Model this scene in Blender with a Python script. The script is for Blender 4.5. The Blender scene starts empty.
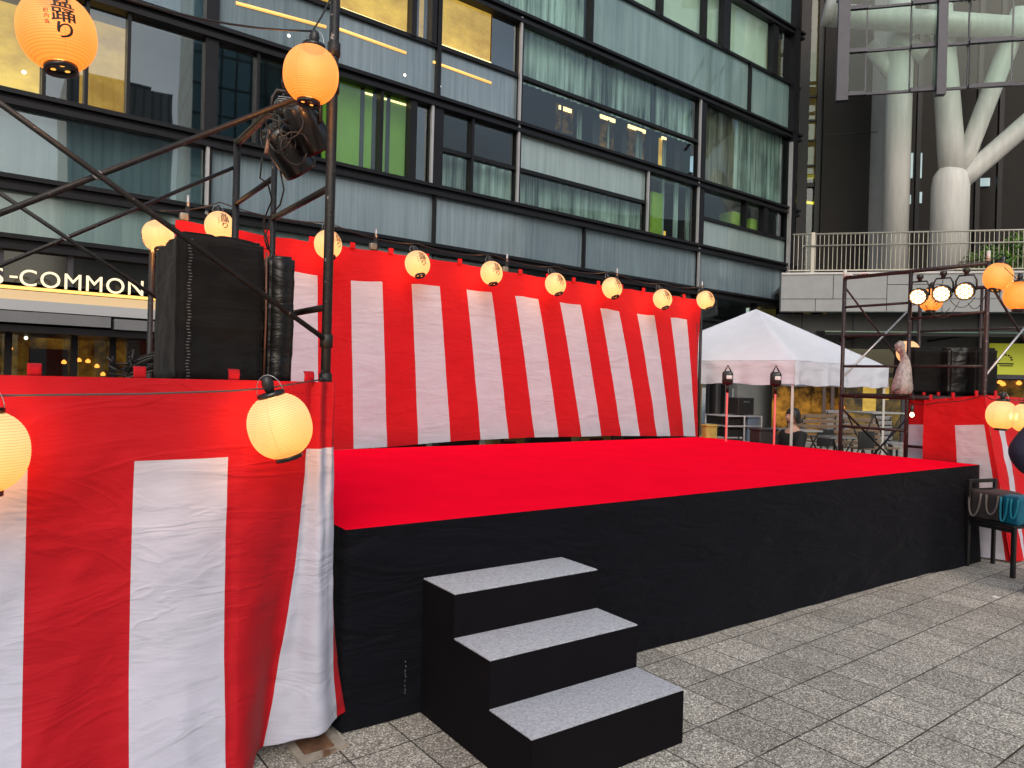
import bpy, bmesh, math, random
from mathutils import Vector, Matrix, noise
random.seed(7)
SC = bpy.context.scene; COL = SC.collection
rad = math.radians

# ------------------------------------------------------------------ camera
YAW, PIT, ROL, FPX, EYE = 0.6155, -0.00505, 0.026796, 722.4, 1.6
CF = Vector((math.sin(YAW)*math.cos(PIT), math.cos(YAW)*math.cos(PIT), math.sin(PIT)))
R0 = Vector((math.cos(YAW), -math.sin(YAW), 0)); U0 = R0.cross(CF)
CR = math.cos(ROL)*R0 + math.sin(ROL)*U0
CU = -math.sin(ROL)*R0 + math.cos(ROL)*U0
EYEV = Vector((0, 0, EYE))
cd = bpy.data.cameras.new('camera'); cam = bpy.data.objects.new('camera', cd); COL.objects.link(cam)
cd.sensor_fit = 'HORIZONTAL'; cd.sensor_width = 36; cd.lens = 36*FPX/1024
cd.clip_start = 0.05; cd.clip_end = 2000
m = Matrix((CR, CU, -CF)).transposed().to_4x4(); m.translation = EYEV; cam.matrix_world = m
SC.camera = cam

def ray(u, v): return CF + CR*((u-512)/FPX) - CU*((v-384)/FPX)
def W(u, v, d): return EYEV + ray(u, v)*d
def onplane(u, v, p0, n):
    r = ray(u, v); return EYEV + r*((p0-EYEV).dot(n)/r.dot(n))
def onY(u, v, y0, az=90):
    n = Vector((math.cos(rad(az)), -math.sin(rad(az)), 0)); return onplane(u, v, Vector((0, y0, 0)), n)
def onX(u, v, x0): return onplane(u, v, Vector((x0, 0, 0)), Vector((1, 0, 0)))
def onZ(u, v, z0): return onplane(u, v, Vector((0, 0, z0)), Vector((0, 0, 1)))

# ------------------------------------------------------------------ materials
MATS = {}
def newmat(name):
    m = bpy.data.materials.new(name); m.use_nodes = True
    return m, m.node_tree.nodes, m.node_tree.links, m.node_tree.nodes['Principled BSDF']
def mat(name, col, rough=.6, metal=0, var=.0, vscale=8, bump=0, bscale=60, spec=.5, sheen=0, emit=None, estr=1, stretch=None, coat=0, grime=None):
    if name in MATS: return MATS[name]
    m, N, L, P = newmat(name)
    P.inputs['Base Color'].default_value = (*col, 1); P.inputs['Roughness'].default_value = rough
    P.inputs['Metallic'].default_value = metal; P.inputs['Specular IOR Level'].default_value = spec
    P.inputs['Sheen Weight'].default_value = sheen; P.inputs['Coat Weight'].default_value = coat
    tc = N.new('ShaderNodeTexCoord'); mp = N.new('ShaderNodeMapping'); L.new(tc.outputs['Object'], mp.inputs[0])
    if stretch: mp.inputs['Scale'].default_value = stretch
    if var:
        n = N.new('ShaderNodeTexNoise'); n.inputs['Scale'].default_value = vscale; n.inputs['Detail'].default_value = 6; n.inputs['Roughness'].default_value = .65
        L.new(mp.outputs[0], n.inputs[0])
        r = N.new('ShaderNodeMapRange'); r.inputs[1].default_value = .3; r.inputs[2].default_value = .7
        r.inputs[3].default_value = 1-var; r.inputs[4].default_value = 1+var; L.new(n.outputs[0], r.inputs[0])
        x = N.new('ShaderNodeVectorMath'); x.operation = 'SCALE'; x.inputs[0].default_value = col; L.new(r.outputs[0], x.inputs['Scale'])
        out = x.outputs[0]
        if grime:
            g = N.new('ShaderNodeTexNoise'); g.inputs['Scale'].default_value = grime[1]; g.inputs['Detail'].default_value = 8; L.new(mp.outputs[0], g.inputs[0])
            gr = N.new('ShaderNodeMapRange'); gr.inputs[1].default_value = grime[2]; gr.inputs[2].default_value = grime[2]+.06; L.new(g.outputs[0], gr.inputs[0])
            mx = N.new('ShaderNodeMix'); mx.data_type = 'RGBA'; L.new(gr.outputs[0], mx.inputs[0]); L.new(out, mx.inputs[6]); mx.inputs[7].default_value = (*grime[0], 1)
            out = mx.outputs[2]
        L.new(out, P.inputs['Base Color'])
    if bump:
        n = N.new('ShaderNodeTexNoise'); n.inputs['Scale'].default_value = bscale; n.inputs['Detail'].default_value = 4; L.new(mp.outputs[0], n.inputs[0])
        b = N.new('ShaderNodeBump'); b.inputs['Strength'].default_value = bump; b.inputs['Distance'].default_value = .01
        L.new(n.outputs[0], b.inputs['Height']); L.new(b.outputs[0], P.inputs['Normal'])
    if emit:
        P.inputs['Emission Color'].default_value = (*emit, 1); P.inputs['Emission Strength'].default_value = estr
    MATS[name] = m; return m

def seam_pucker(m, x0, per, st_=.4):
    N = m.node_tree.nodes; L = m.node_tree.links; P = N['Principled BSDF']; b0 = [n for n in N if n.type == 'BUMP'][0]
    tc = N.new('ShaderNodeTexCoord'); sx = N.new('ShaderNodeSeparateXYZ'); L.new(tc.outputs['Object'], sx.inputs[0])
    def M(op, a, c=None, v=None):
        n = N.new('ShaderNodeMath'); n.operation = op; L.new(a, n.inputs[0])
        if c is not None: L.new(c, n.inputs[1])
        if v is not None: n.inputs[1].default_value = v
        return n.outputs[0]
    q = M('ABSOLUTE', M('SUBTRACT', M('FRACT', M('ADD', M('DIVIDE', M('SUBTRACT', sx.outputs[0], v=x0), v=per), v=.5)), v=.5))
    near = M('POWER', M('MAXIMUM', M('SUBTRACT', M('MULTIPLY', q, v=-7.0), v=-1.0), v=0.0), v=1.5)
    mp = N.new('ShaderNodeMapping'); mp.inputs['Rotation'].default_value = (0, rad(25), 0); mp.inputs['Scale'].default_value = (12, 1, 62); L.new(tc.outputs['Object'], mp.inputs[0])
    n = N.new('ShaderNodeTexNoise'); n.inputs['Scale'].default_value = 1; n.inputs['Detail'].default_value = 2; L.new(mp.outputs[0], n.inputs[0])
    h = M('MULTIPLY', n.outputs[0], near)
    # sharp crease lines, like old fold marks
    mp2 = N.new('ShaderNodeMapping'); mp2.inputs['Rotation'].default_value = (0, rad(32), 0); mp2.inputs['Scale'].default_value = (1.1, 1.1, 3.4); L.new(tc.outputs['Object'], mp2.inputs[0])
    n2 = N.new('ShaderNodeTexNoise'); n2.inputs['Scale'].default_value = 1.5; n2.inputs['Detail'].default_value = 3; n2.inputs['Distortion'].default_value = 1.2; L.new(mp2.outputs[0], n2.inputs[0])
    rg = M('MAXIMUM', M('SUBTRACT', M('MULTIPLY', M('ABSOLUTE', M('SUBTRACT', n2.outputs[0], v=.5)), v=-14.0), v=-1.0), v=0.0)
    hh = N.new('ShaderNodeMath'); hh.operation = 'MULTIPLY_ADD'; L.new(rg, hh.inputs[0]); hh.inputs[1].default_value = .9; L.new(h, hh.inputs[2])
    b = N.new('ShaderNodeBump'); b.inputs['Strength'].default_value = st_; b.inputs['Distance'].default_value = .006; L.new(hh.outputs[0], b.inputs['Height']); L.new(b0.outputs[0], b.inputs['Normal']); L.new(b.outputs[0], P.inputs['Normal'])
def cloth_mat(name, col, rough=.75, fine=.35, trans=.0, crease=.5, amp=.012, sp=.2, sh=.05):
    m, N, L, P = newmat(name)
    P.inputs['Roughness'].default_value = rough; P.inputs['Specular IOR Level'].default_value = sp; P.inputs['Sheen Weight'].default_value = sh
    tc = N.new('ShaderNodeTexCoord')
    # large wrinkles running diagonally
    mp = N.new('ShaderNodeMapping'); mp.inputs['Rotation'].default_value = (0, rad(-42), 0); mp.inputs['Scale'].default_value = (.8, .8, 3.0)
    L.new(tc.outputs['Object'], mp.inputs[0])
    n1 = N.new('ShaderNodeTexNoise'); n1.inputs['Scale'].default_value = 2.2; n1.inputs['Detail'].default_value = 5; n1.inputs['Distortion'].default_value = .8
    L.new(mp.outputs[0], n1.inputs[0])
    n2 = N.new('ShaderNodeTexNoise'); n2.inputs['Scale'].default_value = 26; n2.inputs['Detail'].default_value = 4; L.new(mp.outputs[0], n2.inputs[0])
    ad = N.new('ShaderNodeMath'); ad.operation = 'MULTIPLY_ADD'; ad.inputs[1].default_value = .06; L.new(n2.outputs[0], ad.inputs[0]); L.new(n1.outputs[0], ad.inputs[2])
    b = N.new('ShaderNodeBump'); b.inputs['Strength'].default_value = crease; b.inputs['Distance'].default_value = amp*4
    L.new(ad.outputs[0], b.inputs['Height']); L.new(b.outputs[0], P.inputs['Normal'])
    r = N.new('ShaderNodeMapRange'); r.inputs[3].default_value = .9; r.inputs[4].default_value = 1.08
    n3 = N.new('ShaderNodeTexNoise'); n3.inputs['Scale'].default_value = 5; n3.inputs['Detail'].default_value = 5; L.new(tc.outputs['Object'], n3.inputs[0]); L.new(n3.outputs[0], r.inputs[0])
    x = N.new('ShaderNodeVectorMath'); x.operation = 'SCALE'; x.inputs[0].default_value = col; L.new(r.outputs[0], x.inputs['Scale']); L.new(x.outputs[0], P.inputs['Base Color'])
    if trans:
        t = N.new('ShaderNodeBsdfTranslucent'); t.inputs[0].default_value = (*col, 1); mx = N.new('ShaderNodeMixShader'); mx.inputs[0].default_value = trans
        L.new(P.outputs[0], mx.inputs[1]); L.new(t.outputs[0], mx.inputs[2]); L.new(mx.outputs[0], N['Material Output'].inputs[0])
    MATS[name] = m; return m

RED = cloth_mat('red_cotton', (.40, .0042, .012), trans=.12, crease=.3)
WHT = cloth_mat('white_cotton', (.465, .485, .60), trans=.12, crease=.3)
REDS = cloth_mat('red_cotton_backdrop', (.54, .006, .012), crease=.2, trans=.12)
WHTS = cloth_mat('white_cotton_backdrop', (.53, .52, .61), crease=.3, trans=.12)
for q_ in (RED, WHT): seam_pucker(q_, .08-.2, .331)
for q_ in (REDS, WHTS): seam_pucker(q_, 2.73-1.22, .3345, .22)
TENTW = cloth_mat('tent_polyester', (.76, .79, .88), rough=.5, crease=.35, trans=.25)
SKIRT = cloth_mat('black_skirt_cloth', (.0030, .0034, .0064), rough=.8, crease=.6, sp=.10, sh=.02, amp=.025)
COVER = cloth_mat('black_cover_vinyl', (.006, .006, .007), rough=.35, crease=.9, sp=.4)
COVER2 = cloth_mat('black_cover_canvas', (.006, .006, .0065), rough=.75, crease=.5, sp=.15)
BLACKM = mat('black_scaffold_paint', (.010, .0095, .010), .5, .2, .4, 30, .3, 90, grime=((.22, .2, .19), 45, .66))
BROWNM = mat('brown_scaffold_paint', (.024, .012, .014), .5, .2, .4, 30, .3, 90, grime=((.2, .15, .14), 45, .64))
STEEL = mat('galvanised_steel', (.42, .42, .43), .4, .8, .25, 40)
FRAME = mat('dark_bronze_frame', (.011, .011, .014), .42, .3, .2, 3, spec=.3)
FRAME2 = mat('grey_metal_frame', (.045, .045, .06), .45, .4, .15, 3)
PALEFR = mat('pale_metal_edge', (.42, .41, .42), .4, .5, .1, 3)
BLK = mat('black_plastic', (.012, .012, .013), .45)
BLKG = mat('black_gloss_plastic', (.006, .006, .007), .3, coat=.15)
CABLE = mat('black_rubber_cable', (.01, .01, .01), .5)
GREYPL = mat('grey_heat_sink', (.16, .17, .17), .35, .7, .2, 30)
WOODB = mat('weathered_plywood', (.28, .25, .21), .8, 0, .3, 12, .3, 60, grime=((.12, .06, .03), 6, .58))
WOODS = mat('bench_slat_wood', (.15, .10, .065), .6, 0, .3, 9, .2, 60, stretch=(1, 1, 8))
SKIN = mat('skin', (.55, .33, .24), .5)
HAIR = mat('black_hair', (.012, .009, .008), .45, 0, .3, 60, .5, 90)
DARKWALL = mat('dark_stone_cladding', (.012, .0098, .009), .6, 0, .2, 2, .1, 40, spec=.2)
GREYWALL = mat('mid_grey_cladding', (.13, .135, .145), .6, 0, .12, 2, .1, 40)
COLUMN = mat('pale_column_paint', (.55, .545, .52), .45, 0, .12, 2.5, stretch=(3, 3, .35))
CONC = mat('grey_concrete', (.2, .2, .2), .8, 0, .2, 3, .2, 40)

def paving():
    m, N, L, P = newmat('exposed_aggregate_paving')
    tc = N.new('ShaderNodeTexCoord'); mp = N.new('ShaderNodeMapping'); L.new(tc.outputs['Object'], mp.inputs[0])
    def mul(a, b):
        n = N.new('ShaderNodeMath'); n.operation = 'MULTIPLY'
        L.new(a, n.inputs[0]); (L.new(b, n.inputs[1]) if hasattr(b, 'is_linked') else setattr(n.inputs[1], 'default_value', b)); return n.outputs[0]
    br = N.new('ShaderNodeTexBrick'); br.offset = 0; br.inputs['Scale'].default_value = 1
    br.inputs['Brick Width'].default_value = .2925; br.inputs['Row Height'].default_value = .3205; br.inputs['Mortar Size'].default_value = .0045
    br.inputs['Mortar Smooth'].default_value = .3
    br.inputs['Color1'].default_value = (0, 0, 0, 1); br.inputs['Color2'].default_value = (1, 1, 1, 1); br.inputs['Mortar'].default_value = (.5, .5, .5, 1)
    mp.inputs['Rotation'].default_value = (0, 0, rad(-2.2))
    # align a joint crossing with the point (1.504, 2.824)
    a = rad(-2.2); px, py = 1.504, 2.824
    rx, ry = px*math.cos(a)-py*math.sin(a), px*math.sin(a)+py*math.cos(a)
    mp.inputs['Location'].default_value = (-rx, -ry, 0)
    L.new(mp.outputs[0], br.inputs[0])
    # aggregate chips
    vo = N.new('ShaderNodeTexVoronoi'); vo.inputs['Scale'].default_value = 165; L.new(tc.outputs['Object'], vo.inputs[0])
    sep = N.new('ShaderNodeSeparateColor'); L.new(vo.outputs['Color'], sep.inputs[0])
    cr = N.new('ShaderNodeValToRGB'); e = cr.color_ramp.elements
    e[0].position = 0; e[0].color = (.115, .11, .096, 1); e[1].position = 1; e[1].color = (.80, .77, .69, 1)
    for p, c in ((.3, (.225, .214, .19, 1)), (.6, (.335, .322, .288, 1)), (.8, (.51, .49, .44, 1))):
        q = cr.color_ramp.elements.new(p); q.color = c
    L.new(sep.outputs[0], cr.inputs[0])
    # tile tone, stains
    ts = N.new('ShaderNodeMapRange'); ts.inputs[3].default_value = .78; ts.inputs[4].default_value = 1.1
    sc = N.new('ShaderNodeSeparateColor'); L.new(br.outputs['Color'], sc.inputs[0]); L.new(sc.outputs[0], ts.inputs[0])
    st = N.new('ShaderNodeTexNoise'); st.inputs['Scale'].default_value = 1.3; st.inputs['Detail'].default_value = 7; st.inputs['Roughness'].default_value = .7; L.new(tc.outputs['Object'], st.inputs[0])
    sr = N.new('ShaderNodeMapRange'); sr.inputs[1].default_value = .3; sr.inputs[2].default_value = .7; sr.inputs[3].default_value = .78; sr.inputs[4].default_value = 1.12; L.new(st.outputs[0], sr.inputs[0])
    t = mul(ts.outputs[0], sr.outputs[0])
    gv = N.new('ShaderNodeTexVoronoi'); gv.inputs['Scale'].default_value = 1.7; L.new(tc.outputs['Object'], gv.inputs[0])
    gr_ = N.new('ShaderNodeMapRange'); gr_.inputs[1].default_value = .028; gr_.inputs[2].default_value = .045; gr_.inputs[3].default_value = .55; gr_.inputs[4].default_value = 1; L.new(gv.outputs['Distance'], gr_.inputs[0])
    t = mul(t, gr_.outputs[0])
    x = N.new('ShaderNodeVectorMath'); x.operation = 'SCALE'; L.new(cr.outputs[0], x.inputs[0]); L.new(t, x.inputs['Scale'])
    # joint darkness varies (some joints are filled)
    jn = N.new('ShaderNodeTexNoise'); jn.inputs['Scale'].default_value = 3.1; jn.inputs['Detail'].default_value = 3; L.new(tc.outputs['Object'], jn.inputs[0])
    jr = N.new('ShaderNodeMapRange'); jr.inputs[1].default_value = .35; jr.inputs[2].default_value = .55; jr.inputs[3].default_value = .65; jr.inputs[4].default_value = 1; L.new(jn.outputs[0], jr.inputs[0])
    jf = mul(br.outputs['Fac'], jr.outputs[0])
    mx = N.new('ShaderNodeMix'); mx.data_type = 'RGBA'; L.new(jf, mx.inputs[0]); L.new(x.outputs[0], mx.inputs[6]); mx.inputs[7].default_value = (.022, .02, .017, 1)
    L.new(mx.outputs[2], P.inputs['Base Color']); P.inputs['Roughness'].default_value = .8; P.inputs['Specular IOR Level'].default_value = .3
    b = N.new('ShaderNodeBump'); b.inputs['Strength'].default_value = .5; b.inputs['Distance'].default_value = .004
    hh = N.new('ShaderNodeMath'); hh.operation = 'SUBTRACT'; L.new(sep.outputs[0], hh.inputs[0])
    j3 = mul(br.outputs['Fac'], 2.0); L.new(j3, hh.inputs[1]); L.new(hh.outputs[0], b.inputs['Height']); L.new(b.outputs[0], P.inputs['Normal'])
    return m
PAVE = paving()

def glass_mat(name, tint=(.62, .72, .70), ior=1.75, gl=(.85, .93, .95)):
    m, N, L, P = newmat(name); N.remove(P)
    t = N.new('ShaderNodeBsdfTransparent'); t.inputs[0].default_value = (*tint, 1)
    g = N.new('ShaderNodeBsdfGlossy'); g.inputs['Roughness'].default_value = .015; g.inputs[0].default_value = (*gl, 1)
    n = N.new('ShaderNodeTexNoise'); n.inputs['Scale'].default_value = .55; n.inputs['Detail'].default_value = 1
    tc = N.new('ShaderNodeTexCoord'); L.new(tc.outputs['Object'], n.inputs[0])
    b = N.new('ShaderNodeBump'); b.inputs['Strength'].default_value = .12; b.inputs['Distance'].default_value = .03; L.new(n.outputs[0], b.inputs['Height']); L.new(b.outputs[0], g.inputs['Normal'])
    f = N.new('ShaderNodeFresnel'); f.inputs[0].default_value = ior
    gm = N.new('ShaderNodeNewGeometry'); iv = N.new('ShaderNodeMath'); iv.operation = 'SUBTRACT'; iv.inputs[0].default_value = 1; L.new(gm.outputs['Backfacing'], iv.inputs[1])
    ml = N.new('ShaderNodeMath'); ml.operation = 'MULTIPLY'; L.new(f.outputs[0], ml.inputs[0]); L.new(iv.outputs[0], ml.inputs[1])
    mx = N.new('ShaderNodeMixShader'); L.new(ml.outputs[0], mx.inputs[0]); L.new(t.outputs[0], mx.inputs[1]); L.new(g.outputs[0], mx.inputs[2])
    L.new(mx.outputs[0], N['Material Output'].inputs[0]); MATS[name] = m; return m
GLASS = glass_mat('clear_window_glass', (.84, .92, .90), 1.7)
GLASSR = glass_mat('reflective_window_glass', (.72, .78, .8), 2.3)
GLASSG = glass_mat('greenish_screen_glass', (.86, .94, .91), 1.35)

def streak_mat(name, c0, c1, scale=14, rough=.5, spec=.5, lo=.35, hi=.65, coat=.0, emit=0, horiz=.04):
    """vertical streaks: ceramic frit, ribbed glass or a hanging sheer curtain; s runs along object X, height along Z"""
    m, N, L, P = newmat(name)
    tc = N.new('ShaderNodeTexCoord'); mp = N.new('ShaderNodeMapping'); mp.inputs['Scale'].default_value = (1, 1, horiz); L.new(tc.outputs['Object'], mp.inputs[0])
    n = N.new('ShaderNodeTexNoise'); n.inputs['Scale'].default_value = scale; n.inputs['Detail'].default_value = 4; n.inputs['Roughness'].default_value = .7; L.new(mp.outputs[0], n.inputs[0])
    n2 = N.new('ShaderNodeTexNoise'); n2.inputs['Scale'].default_value = .5; n2.inputs['Detail'].default_value = 3; L.new(tc.outputs['Object'], n2.inputs[0])
    ad = N.new('ShaderNodeMath'); ad.operation = 'MULTIPLY_ADD'; ad.inputs[1].default_value = .5; L.new(n2.outputs[0], ad.inputs[0]); L.new(n.outputs[0], ad.inputs[2])
    r = N.new('ShaderNodeValToRGB'); e = r.color_ramp.elements; e[0].position = lo+.25; e[0].color = (*c0, 1); e[1].position = hi+.25; e[1].color = (*c1, 1)
    L.new(ad.outputs[0], r.inputs[0]); L.new(r.outputs[0], P.inputs['Base Color'])
    P.inputs['Roughness'].default_value = rough; P.inputs['Specular IOR Level'].default_value = spec; P.inputs['Coat Weight'].default_value = coat; P.inputs['Coat Roughness'].default_value = .03; P.inputs['Coat IOR'].default_value = 1.75
    if emit:
        L.new(r.outputs[0], P.inputs['Emission Color']); P.inputs['Emission Strength'].default_value = emit
    MATS[name] = m; return m
FRIT = streak_mat('fritted_panel_blue_grey', (.085, .125, .155), (.175, .24, .275), 9, coat=.9, lo=.3, hi=.75)
FRITG = streak_mat('fritted_panel_green', (.085, .15, .155), (.18, .275, .27), 5, coat=.9, lo=.3, hi=.8)
FRITL = streak_mat('fritted_panel_light', (.15, .21, .215), (.25, .33, .33), 8, coat=.9, lo=.3, hi=.8)
CURT = streak_mat('sheer_curtain', (.035, .045, .048), (.50, .58, .56), 6, rough=.9, spec=.1, lo=.33, hi=.72)
CURTB = streak_mat('brown_curtain', (.05, .042, .034), (.24, .21, .17), 5, rough=.9, spec=.1, emit=.0)
ROOMD = mat('dark_room', (.02, .022, .024), .9, 0, .3, 1)
ROOMY = streak_mat('yellow_room_glow', (.45, .22, .035), (.75, .42, .07), 1.0, rough=.9, spec=.1, emit=.95, horiz=1.5)  # room light is put into the surface as its own yellow glow
ROOMO = streak_mat('amber_room_glow', (.025, .014, .006), (.42, .20, .03), 2.3, rough=.9, spec=.1, lo=.4, hi=.72, emit=.24, horiz=.9)  # amber room light painted in as weakly emitting streaks
GREENW = mat('lime_green_wall', (.13, .24, .015), .8, 0, .15, 2, emit=(.16, .30, .01), estr=.22)  # faint emission stands in for light on the green wall
BLIND = mat('pale_roller_blind', (.42, .46, .38), .9, 0, .08, 2, emit=(.42, .46, .36), estr=.25)
LIMECH = mat('lime_fabric', (.22, .34, .03), .8, 0, .15, 8)
LAMPW = mat('lamp_strip_warm', (1, .8, .5), emit=(1, .68, .30), estr=2.2)
LAMPWH = mat('downlight', (1, .95, .85), emit=(1, .9, .72), estr=2.5)
LAMPO = mat('orange_pendant', (1, .4, .1), emit=(1, .28, .04), estr=2.5)
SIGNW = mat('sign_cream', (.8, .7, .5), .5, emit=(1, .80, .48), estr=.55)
SIGNB = mat('sign_backlit_strip', (.8, .5, .15), .5, emit=(1, .52, .12), estr=.9)

# ------------------------------------------------------------------ mesh helpers
class MB:
    def __init__(s): s.bm = bmesh.new(); s.mi = 0
    def _add(s, verts, faces, smooth=False):
        vs = [s.bm.verts.new(v) for v in verts]
        for f in faces:
            try: fc = s.bm.faces.new([vs[i] for i in f])
            except ValueError: continue
            fc.material_index = s.mi; fc.smooth = smooth
        return vs
    def hexa(s, c):   # 8 corners: bottom 0-3 ccw, top 4-7
        s._add(c, [(3, 2, 1, 0), (4, 5, 6, 7), (0, 1, 5, 4), (1, 2, 6, 5), (2, 3, 7, 6), (3, 0, 4, 7)])
    def box(s, c, size, rz=0, mtx=None):
        x, y, z = (q/2 for q in size); M = mtx or Matrix.Rotation(rz, 4, 'Z'); c = Vector(c)
        P = [(-x, -y, -z), (x, -y, -z), (x, y, -z), (-x, y, -z), (-x, -y, z), (x, -y, z), (x, y, z), (-x, y, z)]
        s.hexa([c+(M.to_3x3() @ Vector(p)) for p in P]); return s
    def rbox(s, c, size, r=.02, rz=0, mtx=None, seg=3):
        b = bmesh.new(); bmesh.ops.create_cube(b, size=1)
        for v in b.verts: v.co = Vector((v.co.x*size[0], v.co.y*size[1], v.co.z*size[2]))
        bmesh.ops.bevel(b, geom=b.edges[:], offset=r, segments=seg, affect='EDGES', profile=.5)
        M = (mtx or Matrix.Rotation(rz, 4, 'Z')).to_3x3(); c = Vector(c)
        mp = {}
        for v in b.verts: mp[v] = s.bm.verts.new(c+M @ v.co)
        for f in b.faces:
            q = s.bm.faces.new([mp[v] for v in f.verts]); q.material_index = s.mi; q.smooth = True
        b.free(); return s
    def tube(s, pts, r, seg=10, cap=True, closed=False):
        pts = [Vector(p) for p in pts]; n = len(pts); rings = []
        rr = r if isinstance(r, (list, tuple)) else [r]*n
        up = None
        for i, p in enumerate(pts):
            a = pts[(i-1) % n] if (closed or i > 0) else p; b = pts[(i+1) % n] if (closed or i < n-1) else p
            t = (b-a).normalized()
            if up is None: up = t.orthogonal().normalized()
            u = (up - t*up.dot(t))
            u = u.normalized() if u.length > 1e-6 else t.orthogonal().normalized(); up = u; w = t.cross(u)
            rings.append([s.bm.verts.new(p+(u*math.cos(2*math.pi*k/seg)+w*math.sin(2*math.pi*k/seg))*rr[i]) for k in range(seg)])
        for i in range(n if closed else n-1):
            A, B = rings[i], rings[(i+1) % n]
            for k in range(seg):
                f = s.bm.faces.new((A[k], A[(k+1) % seg], B[(k+1) % seg], B[k])); f.smooth = True; f.material_index = s.mi
        if cap and not closed:
            for rg, fl in ((rings[0], True), (rings[-1], False)):
                f = s.bm.faces.new(rg[::-1] if fl else rg); f.material_index = s.mi
        return s
    def lathe(s, prof, seg=24, mtx=None, cap=True):
        M = mtx or Matrix(); rings = []
        for r, z in prof: rings.append([s.bm.verts.new(M @ Vector((r*math.cos(2*math.pi*k/seg), r*math.sin(2*math.pi*k/seg), z))) for k in range(seg)])
        for i in range(len(rings)-1):
            A, B = rings[i], rings[i+1]
            for k in range(seg):
                f = s.bm.faces.new((A[k], A[(k+1) % seg], B[(k+1) % seg], B[k])); f.smooth = True; f.material_index = s.mi
        if cap:
            f = s.bm.faces.new(rings[0][::-1]); f.material_index = s.mi; f = s.bm.faces.new(rings[-1]); f.material_index = s.mi
        return s
    def grid(s, fn, nu, nv, mi=None, smooth=True):
        vs = [[s.bm.verts.new(fn(i, j)) for j in range(nv+1)] for i in range(nu+1)]
        for i in range(nu):
            for j in range(nv):
                f = s.bm.faces.new((vs[i][j], vs[i+1][j], vs[i+1][j+1], vs[i][j+1])); f.smooth = smooth
                f.material_index = mi(i, j) if mi else s.mi
        return s
    def build(s, name, mats, parent=None, solid=0):
        me = bpy.data.meshes.new(name); off = parent_world(parent) if parent else Vector()
        if off.length:
            for v in s.bm.verts: v.co -= off
        s.bm.normal_update(); s.bm.to_mesh(me); s.bm.free()
        for q in (mats if isinstance(mats, (list, tuple)) else [mats]): me.materials.append(q)
        o = bpy.data.objects.new(name, me); COL.objects.link(o)
        if parent: o.parent = parent
        if solid:
            md = o.modifiers.new('thickness', 'SOLIDIFY'); md.thickness = solid; md.offset = 0
        return o
def parent_world(p):
    v = Vector()
    while p: v = v+p.location; p = p.parent
    return v
def tag(o, label, cat, group=None, kind=None):
    if label: o['label'] = label
    if cat: o['category'] = cat
    if group: o['group'] = group
    if kind: o['kind'] = kind
    return o
def thing(name, loc, label, cat, group=None):
    o = bpy.data.objects.new(name, None); COL.objects.link(o); o.location = loc; o.empty_display_size = .1
    return tag(o, label, cat, group)
def copy_tree(o, parent=None):
    c = o.copy(); COL.objects.link(c); c.parent = parent
    for ch in list(o.children): copy_tree(ch, c)
    return c
def text_bm(s, size, font_bold=0, sub=0, depth=0, align='CENTER', spacing=1):
    cu = bpy.data.curves.new('txt', 'FONT'); cu.body = s; cu.size = size; cu.align_x = align; cu.align_y = 'CENTER'; cu.offset = font_bold; cu.extrude = depth
    cu.resolution_u = 5 if sub else 8; cu.space_character = spacing
    o = bpy.data.objects.new('txt', cu); COL.objects.link(o); bpy.context.view_layer.update()
    me = bpy.data.meshes.new_from_object(o.evaluated_get(bpy.context.evaluated_depsgraph_get()))
    b = bmesh.new(); b.from_mesh(me); bpy.data.objects.remove(o); bpy.data.meshes.remove(me)
    if sub:
        bmesh.ops.triangulate(b, faces=b.faces[:])
        for _ in range(sub): bmesh.ops.subdivide_edges(b, edges=[e for e in b.edges if e.calc_length() > size*.12], cuts=1)
    return b
def nz(x, y, z=0, s=1): return noise.noise(Vector((x*s, y*s, z*s)))
def fnz(x, y, z=0): return noise.fractal(Vector((x, y, z)), .8, 2.1, 4)

# ------------------------------------------------------------------ ground
b = MB(); b._add([(-400, -400, 0), (400, -400, 0), (400, 400, 0), (-400, 400, 0)], [(0, 1, 2, 3)])
g = b.build('ground', PAVE); tag(g, 'grey exposed aggregate paving slabs of the plaza', 'ground', kind='structure')

# ------------------------------------------------------------------ stage
SX0, SX1, SY0, SY1, SH = 1.27, 7.667, 3.05, 6.41, .911
st = thing('stage', (SX0, SY0, 0), 'low rectangular stage with red carpet top and black cloth skirt', 'stage')
CARPET = mat('red_carpet', (.80, .003, .022), 1, 0, .05, 3, .2, 260, spec=.0)
b = MB()
def deck(i, j):
    u, v = i/60, j/30
    x = SX0+(SX1-SX0)*u; y = SY0+(SY1-SY0)*v
    return Vector((x, y, SH+.003*fnz(x*.9, y*.9)))
b.grid(deck, 60, 30); b.build('carpet_top', CARPET, st)
b = MB()   # skirt: perimeter strip with soft folds, flaring a little at the foot
per = []
def seg(p, q, n): return [(p[0]+(q[0]-p[0])*k/n, p[1]+(q[1]-p[1])*k/n, (q[1]-p[1]), -(q[0]-p[0])) for k in range(n)]
per = seg((SX0, SY1), (SX0, SY0), 40)+seg((SX0, SY0), (SX1, SY0), 130)+seg((SX1, SY0), (SX1, SY1), 50)+seg((SX1, SY1), (SX0, SY1), 40)
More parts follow.
